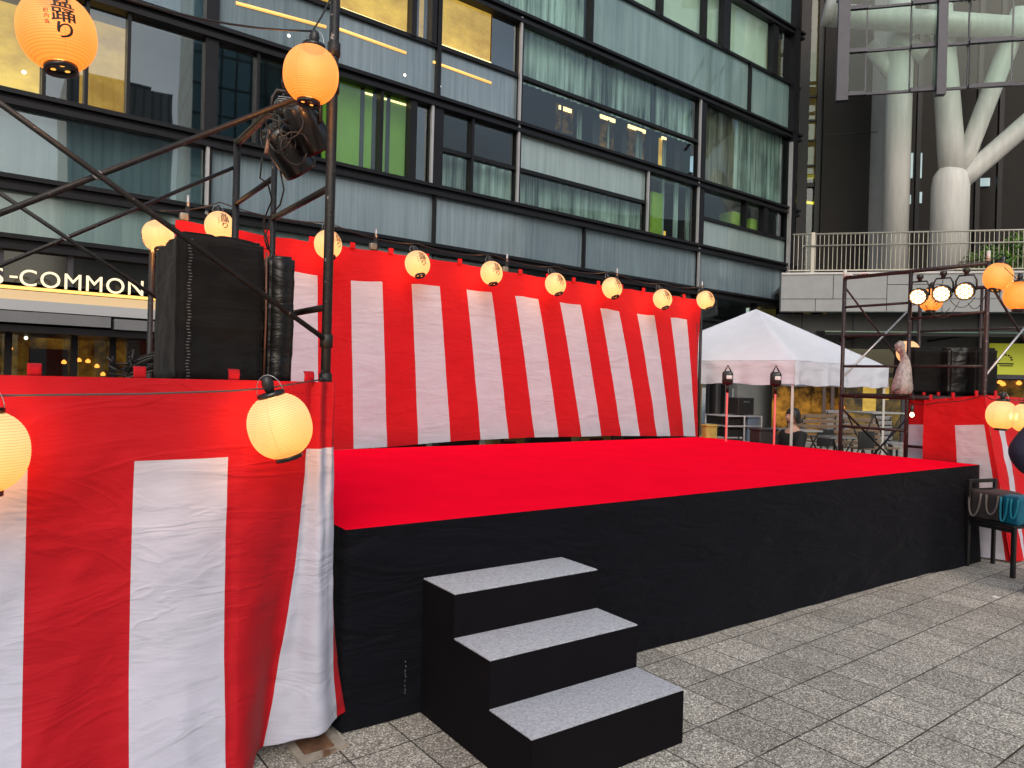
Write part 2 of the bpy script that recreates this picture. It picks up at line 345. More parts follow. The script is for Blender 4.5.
def skirt(i, j):
    x, y, nx, ny = per[i % len(per)]; l = math.hypot(nx, ny); nx, ny = nx/l, ny/l
    if i % len(per) in (40, 170, 210, 0): pass
    t = j/16
    w = t*(.004*math.sin(i*.45+2.1*nz(i*.05, t*1.2))+.014*nz(i*.06, t*1.6, 3)+.012*t)
    w += .02*t*max(0, nz(i*.035-t*.9, t*.7, 8))
    if 150 < i < 176: w += .05*t*math.sin((i-150)/26*math.pi)
    return Vector((x+(-nx if False else nx)*-w*-1, y+ny*w, SH+.001-(SH-.004)*t))
# outward normal of the front edge is -y
def skirt2(i, j):
    p = skirt(i, j); x, y, nx, ny = per[i % len(per)]; l = math.hypot(nx, ny); nx, ny = nx/l, ny/l
    w = (Vector((p.x-x, p.y-y, 0))).length
    return Vector((x+nx*w, y+ny*w, p.z))
b.grid(lambda i, j: skirt2(i, j), len(per), 16)
b.build('skirt', SKIRT, st)
b = MB()
for k in range(9): b.box((SX0+.305+.002*math.sin(k*2), SY0-.018, .12+k*.018+.004*math.sin(k*5)), (.004, .004, .009))
b.build('pin_row', mat('pin_steel', (.6, .6, .62), .3, .9), st)

# steps
XA, XB, TD = 1.664, 2.516, .2944; TZ = (.637, .439, .236)
sp = thing('stage_steps', (XA, SY0, 0), 'black three-step stair with grey felt treads against the stage front', 'steps')
BLKST = mat('black_paint_matt', (.005, .0045, .006), .8, 0, .15, 6, .1, 80, spec=.08)
FELT = mat('grey_felt', (.36, .385, .44), .95, 0, .30, 75, .9, 110, spec=.1, sheen=.1)
prof = [(0, 0)]
y0 = SY0-.004
b = MB(); pts = [(y0, TZ[0]), (y0-TD, TZ[0]), (y0-TD, TZ[1]), (y0-2*TD, TZ[1]), (y0-2*TD, TZ[2]), (y0-3*TD, TZ[2]), (y0-3*TD, .002), (y0, .002)]
n = len(pts)
vs = [b.bm.verts.new((XA, p[0], p[1])) for p in pts]+[b.bm.verts.new((XB, p[0], p[1])) for p in pts]
b.bm.faces.new(vs[:n]); b.bm.faces.new(vs[n:][::-1])
for i in range(n): b.bm.faces.new((vs[i], vs[n+i], vs[n+(i+1) % n], vs[(i+1) % n]))
bmesh.ops.recalc_face_normals(b.bm, faces=b.bm.faces[:])
bmesh.ops.bevel(b.bm, geom=[e for e in b.bm.edges], offset=.003, segments=2, affect='EDGES')
b.build('step_body', BLKST, sp)
for k in range(3):
    b = MB(); b.rbox(((XA+XB)/2, y0-TD*(k+.5), TZ[k]+.004), (XB-XA-.004, TD-.003, .007), .002); b.build('tread', FELT, sp)

# ------------------------------------------------------------------ striped banners
def wr(x, z, k=0):
    """cloth wrinkle displacement, metres"""
    a = noise.fractal(Vector((x*1.5-z*1.0, (z+x*.8)*1.5, k)), 1.0, 2.0, 4)*.022
    r = 1-abs(noise.noise(Vector((x*2.4-z*1.6, (z*.7+x)*.9, k+9))))*4
    return a*.75+max(0, r)*.005
# back banner
AZB = 87.6; eb = Vector((math.sin(rad(AZB)), math.cos(rad(AZB)), 0)); nb = Vector((math.cos(rad(AZB)), -math.sin(rad(AZB)), 0))
OB = Vector((0, 6.45, 0))
SB0 = onY(176, 222, 6.45, AZB).x/eb.x
bb = thing('striped_banner', OB+eb*SB0+Vector((0, 0, .93)), 'wide red and white striped festival curtain hung along the back of the stage', 'banner', 'red and white striped festival curtains')
tops = [(178, 219), (277, 236), (350, 246), (440, 259), (540, 276), (620, 287), (704, 300)]
def interp(tab, x):
    if x <= tab[0][0]: return tab[0][1]
    for (a, p), (c, q) in zip(tab, tab[1:]):
        if x <= c: return p+(q-p)*(x-a)/(c-a)
    return tab[-1][1]
TB = [(onY(u, v, 6.45, AZB).x/eb.x, onY(u, v, 6.45, AZB).z) for u, v in tops]
BBt = [(onY(u, v, 6.45, AZB).x/eb.x, onY(u, v, 6.45, AZB).z) for u, v in [(330, 450), (387, 447), (451, 441), (509, 438.5), (581, 437), (641, 437), (700, 437)]]
WBt = [(onY(u, v, 6.45, AZB).x/eb.x, onY(u, v, 6.45, AZB).z) for u, v in [(290, 270), (352, 279.5), (440, 285), (538, 298), (637, 313), (698, 320)]]
NS = 21; edge0 = 2.73-.335*5
edges_t = [SB0]+[edge0+.3345*k for k in range(0, 21)]
edges_t = [e for e in edges_t if SB0 <= e < 7.99]+[8.06]
# stripe edges: red first; white spans 2.73..3.07
def isw(c): return int(math.floor((c-2.73)/.3345)) % 2 == 0
cols = []
for a, c in zip(edges_t, edges_t[1:]):
    nn = max(2, int((c-a)/.028))
    for k in range(nn): cols.append((a+(c-a)*k/nn, isw((a+c)/2)))
cols.append((edges_t[-1], False))
NR = 60; NW = 10
def bfn(i, j):
    s = cols[i][0]; zt = interp(TB, s); zb = interp(BBt, s); zw = interp(WBt, s)
    if j <= NW: z = zt+(zw-zt)*j/NW; t = (zt-z)/(zt-zb)
    else: z = zw+(zb-zw)*(j-NW)/(NR-NW); t = (zt-z)/(zt-zb)
    # sideways drift of the stripes near the foot, as on the hung cloth
    tw = max(0, (zw-z)/(zw-zb)) if j > NW else 0
    dx = interp([(1.2, .0), (2.73, .07), (3.4, .13), (4.06, .236), (4.71, .345), (5.38, .40), (6.05, .45), (6.71, .45), (7.34, .37), (7.68, .30), (8.06, .01)], s)*tw**.92
    w = wr(s*1.1, z*1.3, 4)*.40*(.4+t)+.012*math.sin(s*5)*t
    scall = .012*abs(math.sin((s-1.24)/.45*math.pi/1))*(1-t)
    if s > 7.99: dx = -.05*math.sin(t*math.pi)
    return OB+eb*(s+dx)+nb*(w-.02)+Vector((0, 0, z-scall))
b = MB(); b.grid(bfn, len(cols)-1, NR, mi=lambda i, j: 1 if (j >= NW and cols[i][1]) else 0)
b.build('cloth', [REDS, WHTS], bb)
for k in range(17):
    s = 1.5+k*.41
    if s > 8: break
    z = interp(TB, s); b = MB()
    b.box(OB+eb*s+Vector((0, 0, z+.012)), (.05, .012, .05), rz=rad(90-AZB)); b.build('hanging_loop', REDS, bb)

# scaffold frame the back banner hangs on
bf = thing('banner_frame', OB+eb*1.2, 'dark pipe frame with short white-tipped posts behind the back curtain', 'scaffold frame')
def pole(parent, p, q, r=.0214, m=BLACKM, name='pipe', seg=10):
    b = MB(); b.tube([p, q], r, seg); return b.build(name, m, parent)
for u, vt in ((188, 207), (376, 238), (507, 262), (617, 276), (702, 288)):
    p = onY(u, vt, 6.52, AZB)
    pole(bf, (p.x, p.y, 0), p, m=BLACKM, name='post')
    b = MB(); b.tube([p-Vector((0, 0, .01)), p+Vector((0, 0, .1))], .012, 8); b.build('post_spigot', STEEL, bf)
    b = MB(); b.rbox(p+Vector((-.03, 0, -.09)), (.07, .06, .07), .012); b.build('clamp', mat('zinc_clamp', (.25, .22, .18), .5, .7, .3, 30), bf)
A0 = onY(150, 222, 6.5, AZB); A1 = onY(706, 300, 6.5, AZB)
zz = 2.80
pole(bf, OB+eb*1.0+nb*-.05+Vector((0, 0, zz)), OB+eb*8.05+nb*-.05+Vector((0, 0, zz)), name='rail')
pole(bf, OB+eb*1.0+nb*-.05+Vector((0, 0, 1.0)), OB+eb*8.05+nb*-.05+Vector((0, 0, 1.0)), .02, name='rail')
pd = onY(152, 247, 6.3)
pole(bf, (pd.x, pd.y, 0), pd, name='post')

# left front banner
OL = 2.97
TZL = 1.572
def lb_edges():
    e = []
    x = .08-.331*6
    for k in range(10): e.append(x+.331*k)
    return e     # ... .08 | .411 | .742 | 1.073 | ...
E_ = lb_edges(); E_ = [q for q in E_ if q < 1.08]+[1.40, 1.50]
# .08-.411 is red? (x<.08 white, .08-.411 red, .411-.742 white, .742-1.073 red, 1.073-1.40 white)
def lisw(mid):
    if mid > 1.40: return False
    if mid > 1.07: return True
    return int(math.floor((mid-.08)/.331)) % 2 == 1
colsL = []
for a, c in zip(E_, E_[1:]):
    nn = max(4, int((c-a)/.0165))
    for k in range(nn): colsL.append((a+(c-a)*k/nn, lisw((a+c)/2)))
colsL.append((E_[-1], False))
NWL = 14; NRL = 104
def zw_left(s): return onY(135, 461, OL).z if s < .9 else onY(312, 450, OL).z
def lfn(i, j):
    s = colsL[i][0]; zw = interp([(.0, 1.27), (.411, onY(135, 461, OL).z), (.742, onY(228, 457, OL).z), (1.07, onY(308, 449.5, OL).z), (1.5, onY(308, 449.5, OL).z+.01)], s)
    if s < .1: zw = onY(10, 469, OL).z
    zb = .008+.05*max(0, (s-1.0))*0
    if j <= NWL: z = TZL+(zw-TZL)*j/NWL
    else: z = zw+(zb-zw)*(j-NWL)/(NRL-NWL)
    t = (TZL-z)/(TZL-zb)
    # pull of the cloth to the left lower down
    x = s-.03*t*max(0, min(1, s/.5))
    if s > .742: x -= .13*min(1, (s-.742)/.331)*t**1.8
    if s > 1.07:
        base = 1.07-.13*t**1.8-.03*t
        k = s-1.07
        x = base+k*(.37+.62*t**2.0)+.0
        if s > 1.40: x = base+.33*(.37+.62*t**2.0)+(s-1.4)*(.1+.35*t*t)
    y = OL
    y -= .24*t**2.6*max(0, 1-max(0, s-.6)/.42)+.02*t**2
    w = wr(s*1.25, z*1.25, 1)*1.15
    # long soft vertical folds growing downwards
    w += .020*t*math.sin(s*9+1.5*z)+.012*t*math.sin(s*17-2*z)
    if s > .78: w += .035*t*math.sin((s-.78)*15+z*1.4)*(1-.4*t)
    if s > 1.07: w += .014*math.sin((s-1.07)*34+z*3)*(1-.2*t)+(.03*t**3*math.sin((s-1.07)/.33*math.pi))
    y -= w
    y += .03*t**3*max(0, min(1, (s-.8)/.25))
    if s > 1.33: y += (s-1.33)*.9*(1-.8*t)
    zl = z
    if t > .8 and s > .75: zl += (t-.8)*5*(.045+.04*(s-1.0)/.4)*min(1, (s-.75)/.25)
    return Vector((x, y, zl))
lb = thing('striped_banner', (.2, OL, 0), 'large red and white striped curtain hanging to the ground in the left foreground', 'banner', 'red and white striped festival curtains')
b = MB(); b.grid(lfn, len(colsL)-1, NRL, mi=lambda i, j: 1 if (j >= NWL and colsL[i][1]) else 0)
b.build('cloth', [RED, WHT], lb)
for u in (-60, 34, 139, 233, 308):
    p = onY(u, 377, OL+.012)
    b = MB()
    b.grid(lambda i, j: Vector((p.x-.021+.042*i/4, OL+.012-.018*math.sin(j/6*math.pi)-.004*nz(i, j, u), TZL-.02+.062*math.sin(j/6*math.pi/2))), 4, 6)
    b.build('hanging_loop', RED, lb, solid=.003)
# stitched seam lines
# ------------------------------------------------------------------ left scaffold tower
PX = onY(327.5, 300, 3.05).x; PY0 = 3.05; PY1 = onX(236, 200, PX).y; PYC = onX(273, 225, PX).y; PXE = 2*onY(97.5, 173, 3.05).x-PX
ls = thing('scaffold_tower', (PX, PY0, 0), 'black pipe scaffold tower at the left corner of the stage', 'scaffold', 'scaffold towers at the stage corners')
PR = .0214
def zat(u, v, p): # height of pixel on vertical line through p
    n = Vector((CF.x, CF.y, 0)).normalized(); q = onplane(u, v, Vector(p), n); return q.z
pole(ls, (PX, PY0, .02), (PX, PY0, 4.6), name='post', seg=16)
pole(ls, (PX, PY1, .02), (PX, PY1, zat(236, 140, (PX, PY1, 0))), name='post')
b = MB(); b.tube([(PX, PY1, 2.92), (PX, PY1, 3.02)], .0185, 10); b.build('post_spigot', mat('white_spigot', (.5, .5, .48), .5), ls)
pole(ls, (PXE, PY0, .02), (PXE, PY0, 3.0), name='post'); pole(ls, (PXE, PY1, .02), (PXE, PY1, 3.0), name='post')
pole(ls, (PX, PYC, .02), (PX, PYC, 2.93), .0155, name='inner_post')
pole(ls, (PXE, PYC, .02), (PXE, PYC, 2.93), .0155, name='inner_post')
def zA(u, v): return zat(u, v, (PX, PY0, 0))
def rung(za, ya, zb_, yb, r=.0155, x=PX): pole(ls, (x, ya, za), (x, yb, zb_), r, name='rung')
zt1 = zat(236, 143, (PX, PY1, 0)); rung(zt1, PY0, zt1, PY1, .0214); zr1 = zA(322, 187); zr2 = zA(322, 307); rung(zat(236, 204, (PX, PY1, 0)), PYC, zat(236, 204, (PX, PY1, 0)), PY1); rung(zr1, PY0, zr1, PYC); rung(zr2, PY0, zr2, PYC)
rung(1.5, PY0, 1.5, PY1, .0214); rung(1.1, PY0, 1.1, PYC); rung(.6, PY0, .6, PY1)
rung(2.95, PY0, 2.9, PY1, .0214, PXE); rung(1.5, PY0, 1.5, PY1, .0214, PXE); rung(2.4, PY0, 2.4, PYC, .0155, PXE)
BRR = .0115
def brace(y, za, zb_, dy=0):
    pole(ls, (PX, y+dy, za), (PXE, y+dy, zb_), BRR, name='cross_brace')
zlo, zhi = zA(325, 341), zA(330, 84)
brace(PY0, zlo, zhi, -.012); brace(PY0, zhi, zlo, .012)
brace(PY1, zlo, zhi, -.012); brace(PY1, zhi, zlo, .012)
brace(PY0, .45, 1.4, .05); brace(PY1, 1.4, .45, .012)
for y in (PY0, PY1):
    b = MB(); b.lathe([(.015, -.012), (.018, 0), (.015, .012)], 10, Matrix.Translation(((PX+PXE)/2, y, (zlo+zhi)/2)) @ Matrix.Rotation(rad(90), 4, 'X')); b.build('brace_pin', STEEL, ls)
# joint collar on the front post and base plate
for z in (3.02, 1.58, 2.86, 1.75):
    b = MB(); b.lathe([(.022, -.03), (.028, -.028), (.028, .028), (.022, .03)], 14, Matrix.Translation((PX, PY0, z))); b.build('collar', BLACKM, ls)
b = MB(); b.box((PX-.03, PY0-.06, .019), (.13, .12, .006)); b.tube([(PX, PY0, .02), (PX, PY0, .2)], .017); b.build('base_plate', mat('rusty_plate', (.16, .08, .045), .8, .3, .5, 14), ls)
# plank platform
b = MB(); b.box(((PX+PXE)/2, 3.68, 1.53), (PX-PXE-.06, 1.02, .03)); b.build('platform', BLACKM, ls)
# wooden foot board
p = onZ(318, 750, 0)
wb = thing('foot_board', (p.x, p.y, 0), 'weathered plywood board under the foot of the left curtain', 'board')
A, B_, C_, D_ = onZ(289, 740, 0), onZ(300, 765, 0), onZ(349, 745, 0), onZ(327, 727, 0)
b = MB(); pl = [onZ(286, 743, .014), onZ(301, 764, .014), onZ(349, 744, .014), onZ(328, 727, .014)]
b.hexa([Vector((q.x, q.y, .002)) for q in pl]+[Vector((q.x, q.y, .014)) for q in pl])
b.build('board', WOODB, wb)

# ------------------------------------------------------------------ covered loudspeakers
def covered_box(name, x0, x1, y0, y1, z0, z1, m, label, grp, seed=0, panel=True, r=.035):
    t = thing(name, ((x0+x1)/2, (y0+y1)/2, z0), label, 'speaker', grp)
    b = bmesh.new(); bmesh.ops.create_cube(b, size=1)
    for v in b.verts: v.co = Vector(((x0+x1)/2+v.co.x*(x1-x0), (y0+y1)/2+v.co.y*(y1-y0), (z0+z1)/2+v.co.z*(z1-z0)))
    bmesh.ops.bevel(b, geom=b.edges[:], offset=r, segments=4, affect='EDGES')
    bmesh.ops.subdivide_edges(b, edges=[e for e in b.edges if e.calc_length() > .1], cuts=16, use_grid_fill=True)
    for v in b.verts:
        p = v.co; d = (p-Vector(((x0+x1)/2, (y0+y1)/2, (z0+z1)/2))).normalized()
        v.co += d*(.014*noise.fractal(p*4.5+Vector((seed, 0, 0)), .8, 2, 3)-.008*max(0, 1-abs(noise.noise(p*7+Vector((seed, 3, 0))))*5))
    q = MB(); q.bm.free(); q.bm = b
    for f in b.faces: f.smooth = True
    q.build('cover', m, t)
    return t
s1 = covered_box('covered_speaker', .568, .912, 3.14, 3.66, 1.55, 2.165, COVER2, 'large loudspeaker under a black quilted cover on the left scaffold', 'covered loudspeakers', 1, r=.014)
# front flap piping and lacing
b = MB(); b.tube([(.916, 3.135, 1.56), (.918, 3.13, 1.85), (.914, 3.133, 2.12)], .004, 6); b.build('piping', mat('brown_piping', (.12, .05, .03), .6), s1)
b = MB()
for k in range(46):
    z = 1.57+k*.0125; b.box((.610+.003*math.sin(k), 3.120, z), (.012, .004, .003))
b.build('lacing', mat('grey_thread', (.12, .12, .12), .7), s1)
b = MB()
for k in range(7): b.box((.79, 3.121-.001, 1.62+k*.085), (.24, .004, .003))
b.build('quilt_seam', COVER2, s1)
covered_box('covered_speaker', .945, 1.055, 3.18, 3.6, 1.55, 2.115, COVER, 'narrow loudspeaker under a shiny black cover beside the left scaffold post', 'covered loudspeakers', 5, r=.014)
# bundle of cables on the platform
t = thing('cable_bundle', onY(150, 370, 3.7), 'tangle of black cables behind the left curtain', 'cables')
b = MB(); c0 = onY(150, 368, 3.7)
for k in range(9):
    a = random.random()*6
    b.tube([c0+Vector((-.13+.045*math.cos(a+q*.7)*(1+q*.1)+q*.03, .03*math.sin(q+k), .03*math.sin(q*1.2+a)+.01*k-.03)) for q in range(9)], .005, 6)
b.build('cable', CABLE, t)

# ------------------------------------------------------------------ paper lanterns
def paper_mat(name, col, strength, dark):
    m, N, L, P = newmat(name)
    tc = N.new('ShaderNodeTexCoord'); sp_ = N.new('ShaderNodeSeparateXYZ'); L.new(tc.outputs['Object'], sp_.inputs[0])
    # bamboo hoops show as faint darker rings
    ml = N.new('ShaderNodeMath'); ml.operation = 'MULTIPLY'; ml.inputs[1].default_value = 2*math.pi/.0088; L.new(sp_.outputs[2], ml.inputs[0])
    sn = N.new('ShaderNodeMath'); sn.operation = 'SINE'; L.new(ml.outputs[0], sn.inputs[0])
    r = N.new('ShaderNodeMapRange'); r.inputs[1].default_value = -1; r.inputs[2].default_value = -.3; r.inputs[3].default_value = .62; r.inputs[4].default_value = 1; L.new(sn.outputs[0], r.inputs[0])
    # seams of the paper gores
    at = N.new('ShaderNodeMath'); at.operation = 'ARCTAN2'; L.new(sp_.outputs[1], at.inputs[0]); L.new(sp_.outputs[0], at.inputs[1])
    m8 = N.new('ShaderNodeMath'); m8.operation = 'MULTIPLY'; m8.inputs[1].default_value = 4; L.new(at.outputs[0], m8.inputs[0])
    cs = N.new('ShaderNodeMath'); cs.operation = 'COSINE'; L.new(m8.outputs[0], cs.inputs[0])
    r2 = N.new('ShaderNodeMapRange'); r2.inputs[1].default_value = .993; r2.inputs[2].default_value = 1; r2.inputs[3].default_value = 1; r2.inputs[4].default_value = .82; L.new(cs.outputs[0], r2.inputs[0])
    mm = N.new('ShaderNodeMath'); mm.operation = 'MULTIPLY'; L.new(r.outputs[0], mm.inputs[0]); L.new(r2.outputs[0], mm.inputs[1])
    # bulb hangs low inside: paper glows unevenly over its height
    zr = N.new('ShaderNodeMapRange'); zr.inputs[1].default_value = -.11; zr.inputs[2].default_value = .12; L.new(sp_.outputs[2], zr.inputs[0])
    cr = N.new('ShaderNodeValToRGB'); e = cr.color_ramp.elements; e[0].color = (*dark, 1); e[1].color = (*col, 1); e[1].position = .75; L.new(zr.outputs[0], cr.inputs[0])
    nn = N.new('ShaderNodeTexNoise'); nn.inputs['Scale'].default_value = 25; nn.inputs['Detail'].default_value = 5; L.new(tc.outputs['Object'], nn.inputs[0])
    nr = N.new('ShaderNodeMapRange'); nr.inputs[3].default_value = .92; nr.inputs[4].default_value = 1.08; L.new(nn.outputs[0], nr.inputs[0])
    m4 = N.new('ShaderNodeMath'); m4.operation = 'MULTIPLY'; L.new(mm.outputs[0], m4.inputs[0]); L.new(nr.outputs[0], m4.inputs[1])
    m5 = N.new('ShaderNodeMath'); m5.operation = 'MULTIPLY'; m5.inputs[1].default_value = strength; L.new(m4.outputs[0], m5.inputs[0])
    L.new(cr.outputs[0], P.inputs['Emission Color']); L.new(m5.outputs[0], P.inputs['Emission Strength'])
    P.inputs['Base Color'].default_value = (.03, .014, .005, 1); P.inputs['Roughness'].default_value = .6
    # thin paper lets part of the lamp's light straight through
    tr = N.new('ShaderNodeBsdfTransparent'); mx = N.new('ShaderNodeMixShader'); mx.inputs[0].default_value = .055
    L.new(P.outputs[0], mx.inputs[1]); L.new(tr.outputs[0], mx.inputs[2]); L.new(mx.outputs[0], N['Material Output'].inputs[0])
    return m
P_CREAM = paper_mat('lantern_paper_cream', (1.15, .60, .28), 1, (1.3, .56, .18))
P_PALE = paper_mat('lantern_paper_pale', (1.15, .56, .25), 1, (1.4, .42, .08))
P_ORNG = paper_mat('lantern_paper_orange', (1.1, .38, .09), 1, (1.2, .20, .006))
P_ORNG2 = paper_mat('lantern_paper_deep_orange', (1.1, .27, .025), 1, (1.2, .19, .006))
INK = mat('lantern_ink', (.01, .005, .004), .7)
INK2 = mat('lantern_ink_red', (.25, .03, .01), .7)
GLOWH = mat('lantern_vent_glow', (1, .5, .1), emit=(1, .45, .07), estr=1.1)
LR, LHH = .122, .1215
def lprof(z):   # radius at height z in -LHH..LHH, squashed sphere with flattened ends
    q = abs(z)/.132; return LR*math.sqrt(max(0, 1-q**2.25))**.98
def make_lantern(paper, loc, label, text_az, tilt=(0, 0), scale=1, side=True, low=False):
    t = thing('paper_lantern', (0, 0, 0), label, 'lantern', 'glowing paper lanterns')
    b = MB(); nn = 52; prof = []
    for k in range(nn+1):
        z = -LHH+2*LHH*k/nn; prof.append((lprof(z)+(.0012 if k % 2 else 0), z))
    b.lathe(prof, 40, cap=False); b.build('paper_body', paper, t)
    for sg in (-1, 1):
        z = sg*LHH; rr = lprof(LHH)+.002
        b = MB(); b.lathe([(rr-.006, z-sg*.002), (rr, z-sg*.004), (rr, z+sg*.017), (rr-.008, z+sg*.018), (rr-.010, z+sg*.006)][::sg], 28, cap=False)
        b.lathe([(.0001, z+sg*.006), (rr-.010, z+sg*.0061)][::sg], 28, cap=False)
        c = b.build('end_ring', BLKG, t)
        if sg < 0:
            b = MB()
            for k in range(3):
                a = 2*math.pi*k/3+.5; b = MB(); b.lathe([(.0001, 0), (.0085, 0)], 12, Matrix.Translation((.025*math.cos(a), .025*math.sin(a), z-.0075)), cap=False); b.build('vent_hole', GLOWH, c)
    b = MB(); rr = lprof(LHH)
    b.tube([(rr*math.cos(a), 0, LHH+.012+.075*math.sin(a)) for a in [math.pi*k/14 for k in range(15)]], .0016, 6); b.build('wire_handle', STEEL, t)
    b = MB(); b.lathe([(.012, LHH+.012), (.02, LHH+.03), (.024, LHH+.055), (.018, LHH+.075), (.01, LHH+.085)], 14); b.build('lamp_socket', BLK, t)
    def wrap(bm_, az, zc, name, m):
        for v in bm_.verts:
            z = zc+v.co.y; a = az+v.co.x/LR; r = lprof(max(-LHH, min(LHH, z)))+.0022
            v.co = Vector((r*math.sin(a), -r*math.cos(a), z))
        q = MB(); q.bm.free(); q.bm = bm_; q.build(name, m, t)
    for ch, zc, szz in (('盆', .050, .052), ('踊', .000, .054), ('り', -.050, .056)):
        bm_ = text_bm(ch, szz, .0008, 2)
        for v in bm_.verts: v.co.x *= 1.45
        wrap(bm_, 0, zc, 'lettering', INK)
    if side:
        for k, ch in enumerate('町内会'):
            bm_ = text_bm(ch, .017, .0003, 1); wrap(bm_, -.42, .012-k*.019, 'small_lettering', INK2)
    t.location = loc
    t.rotation_euler = (0, 0, text_az); t.scale = (scale,)*3
    return t
LAMPD = bpy.data.lights.new('lantern_bulb', 'POINT'); LAMPD.energy = 62; LAMPD.color = (1, .40, .12); LAMPD.shadow_soft_size = .035
lo_ = bpy.data.objects.new('lantern_bulb', LAMPD); COL.objects.link(lo_)
def sway(toward, right, az):
    return (Matrix.Rotation(-toward, 3, R0) @ Matrix.Rotation(-right, 3, Vector((CF.x, CF.y, 0)).normalized()) @ Matrix.Rotation(az, 3, 'Z')).to_euler()
def relocate(src, paper, loc, label, text_az, tilt=(0, 0), scale=1):
    c = copy_tree(src); c.location = loc; c.rotation_euler = sway(tilt[0], -tilt[1], text_az); c.scale = (scale,)*3; c['label'] = label
    for ch in c.children:
        if ch.name.startswith('paper_body'):
            ch.data = PAPERS[paper]
    return c
def facing(p):  # z-rotation that turns the writing towards the camera
    return math.atan2(p.x, -(-p.y))*-1 if False else -math.atan2(p.x, p.y)
P0 = onY(57, 33, 2.80)
L0 = make_lantern(P_ORNG, P0, 'big orange lantern with black writing at the top left corner of the picture', facing(P0)+.16, (rad(-6), rad(-9)), .93)
L0.rotation_euler = sway(rad(2), rad(9), facing(P0)+.16); lo_.parent = L0
L1 = onY(311, 75, 2.92)
PAPERS = {'O': [c for c in L0.children if c.name.startswith('paper_body')][0].data}
for k, mm_ in (('C', P_CREAM), ('P', P_PALE), ('D', P_ORNG2)):
    me = PAPERS['O'].copy(); me.materials.clear(); me.materials.append(mm_); PAPERS[k] = me
MATL = PAPERS
relocate(L0, 'O', L1, 'orange lantern beside the tall black post above the cluster of stage lights', facing(L1)+2.6, (rad(2), rad(3)), .90)
p = onY(280, 426, 2.78); LA = p
relocate(L0, 'P', p, 'pale glowing lantern hanging in front of the left foreground curtain', facing(p)+2.9, (rad(-8), rad(-15)), .97)
p = onY(-16, 452, 2.78); LB = p
relocate(L0, 'P', p, 'pale lantern cut by the left edge of the picture', facing(p)+2.9, (0, 0), 1.0)
BL = []
names = ['pale lantern at the far left end of the back curtain, above the covered speaker', 'lantern with writing on the back curtain just behind the speaker on the left scaffold',
 'lantern on the back curtain half hidden by the tall black post', 'first lantern right of the black post on the back curtain', 'second lantern right of the black post on the back curtain',
 'third lantern right of the black post, middle of the back curtain', 'fourth lantern right of the black post on the back curtain', 'last but one lantern on the back curtain',
 'last lantern at the right end of the back curtain, above the white tent']
offs = [-1.6, .35, .9, .45, .6, .6, .8, .6, .8]
for i, (u, v) in enumerate([(158, 236), (219.5, 226.5), (328, 244.5), (417.5, 264), (491.5, 273), (555.5, 284), (612, 288), (662.5, 299), (705.5, 300)]):
    p = onY(u, v, 6.22, AZB); BL.append(p)
    relocate(L0, 'C', p, names[i], facing(p)+offs[i], (rad(random.uniform(11, 20)), rad(random.uniform(-20, -9))), random.uniform(.93, .99))
RL = [(998, 277, 6.6, 'O', 'orange lantern right of the right scaffold post, upper of two', 1.9), (1019, 296, 6.3, 'D', 'deep orange lantern at the right edge under the upper one', 2.2),
      (931, 300, 8.0, 'O', 'orange lantern hanging behind the three bright stage lights', .5), (908, 352, 8.1, 'C', 'lantern glowing behind the covered speaker on the right scaffold', 2.0),
      (1001.5, 415, 6.3, 'P', 'pale lantern in front of the striped curtain on the right', 2.6), (1026, 418, 6.2, 'P', 'lantern behind the person in navy at the right edge', 2.6)]
for u, v, d, k, lab, of in RL:
    p = W(u, v, d); relocate(L0, k, p, lab, facing(p)+of, (rad(2), rad(14 if u == 998 else (4 if u == 1001.5 else 3))), .97)

def cable(pts, r, label, name='cable', parent=None):
    b = MB(); out = []
    for (a, c) in zip(pts, pts[1:]):
        a = Vector(a); c = Vector(c); n = 8
        for k in range(n):
            t = k/n; q = a.lerp(c, t); q.z -= .10*(c-a).length*4*t*(1-t)*.5; out.append(q)
    out.append(Vector(pts[-1])); b.tube(out, r, 6)
    o = b.build(name, CABLE); tag(o, label, 'cable'); return o
cable([p+Vector((0, .0, .20)) for p in BL], .005, 'thin black cable linking the lanterns along the back curtain')
b = MB()
pts = [onY(-60, 396, 2.78), LB+Vector((0, 0, .19)), onY(0, 395.5, 2.78), onY(140, 394, 2.78), onY(230, 391, 2.78), onY(265, 388.5, 2.78), onY(325, 379, 3.02)]
b.tube(pts, .0035, 6); o = b.build('cable', mat('grey_cable', (.06, .06, .065), .5)); tag(o, 'dark grey cable stretched across the top of the left foreground curtain', 'cable')
cable([P0+Vector((-.9, -.1, .3)), P0+Vector((0, 0, .19)), L1+Vector((0, 0, .18)), Vector((PX, PY0, 3.3))], .004, 'black cable joining the two orange lanterns at the top left')
cable([W(960, 262, 6.8), W(985, 258, 6.6), W(998, 259, 6.6), W(1019, 280, 6.3), W(1060, 270, 6.0)], .004, 'black cable carrying the lanterns at the right edge')
cable([W(905, 402, 7.7), W(940, 402, 7.2), W(985, 395, 6.85), W(1001, 398, 6.3), W(1026, 400, 6.2), W(1070, 395, 6)], .004, 'black cable along the top of the right striped curtain')

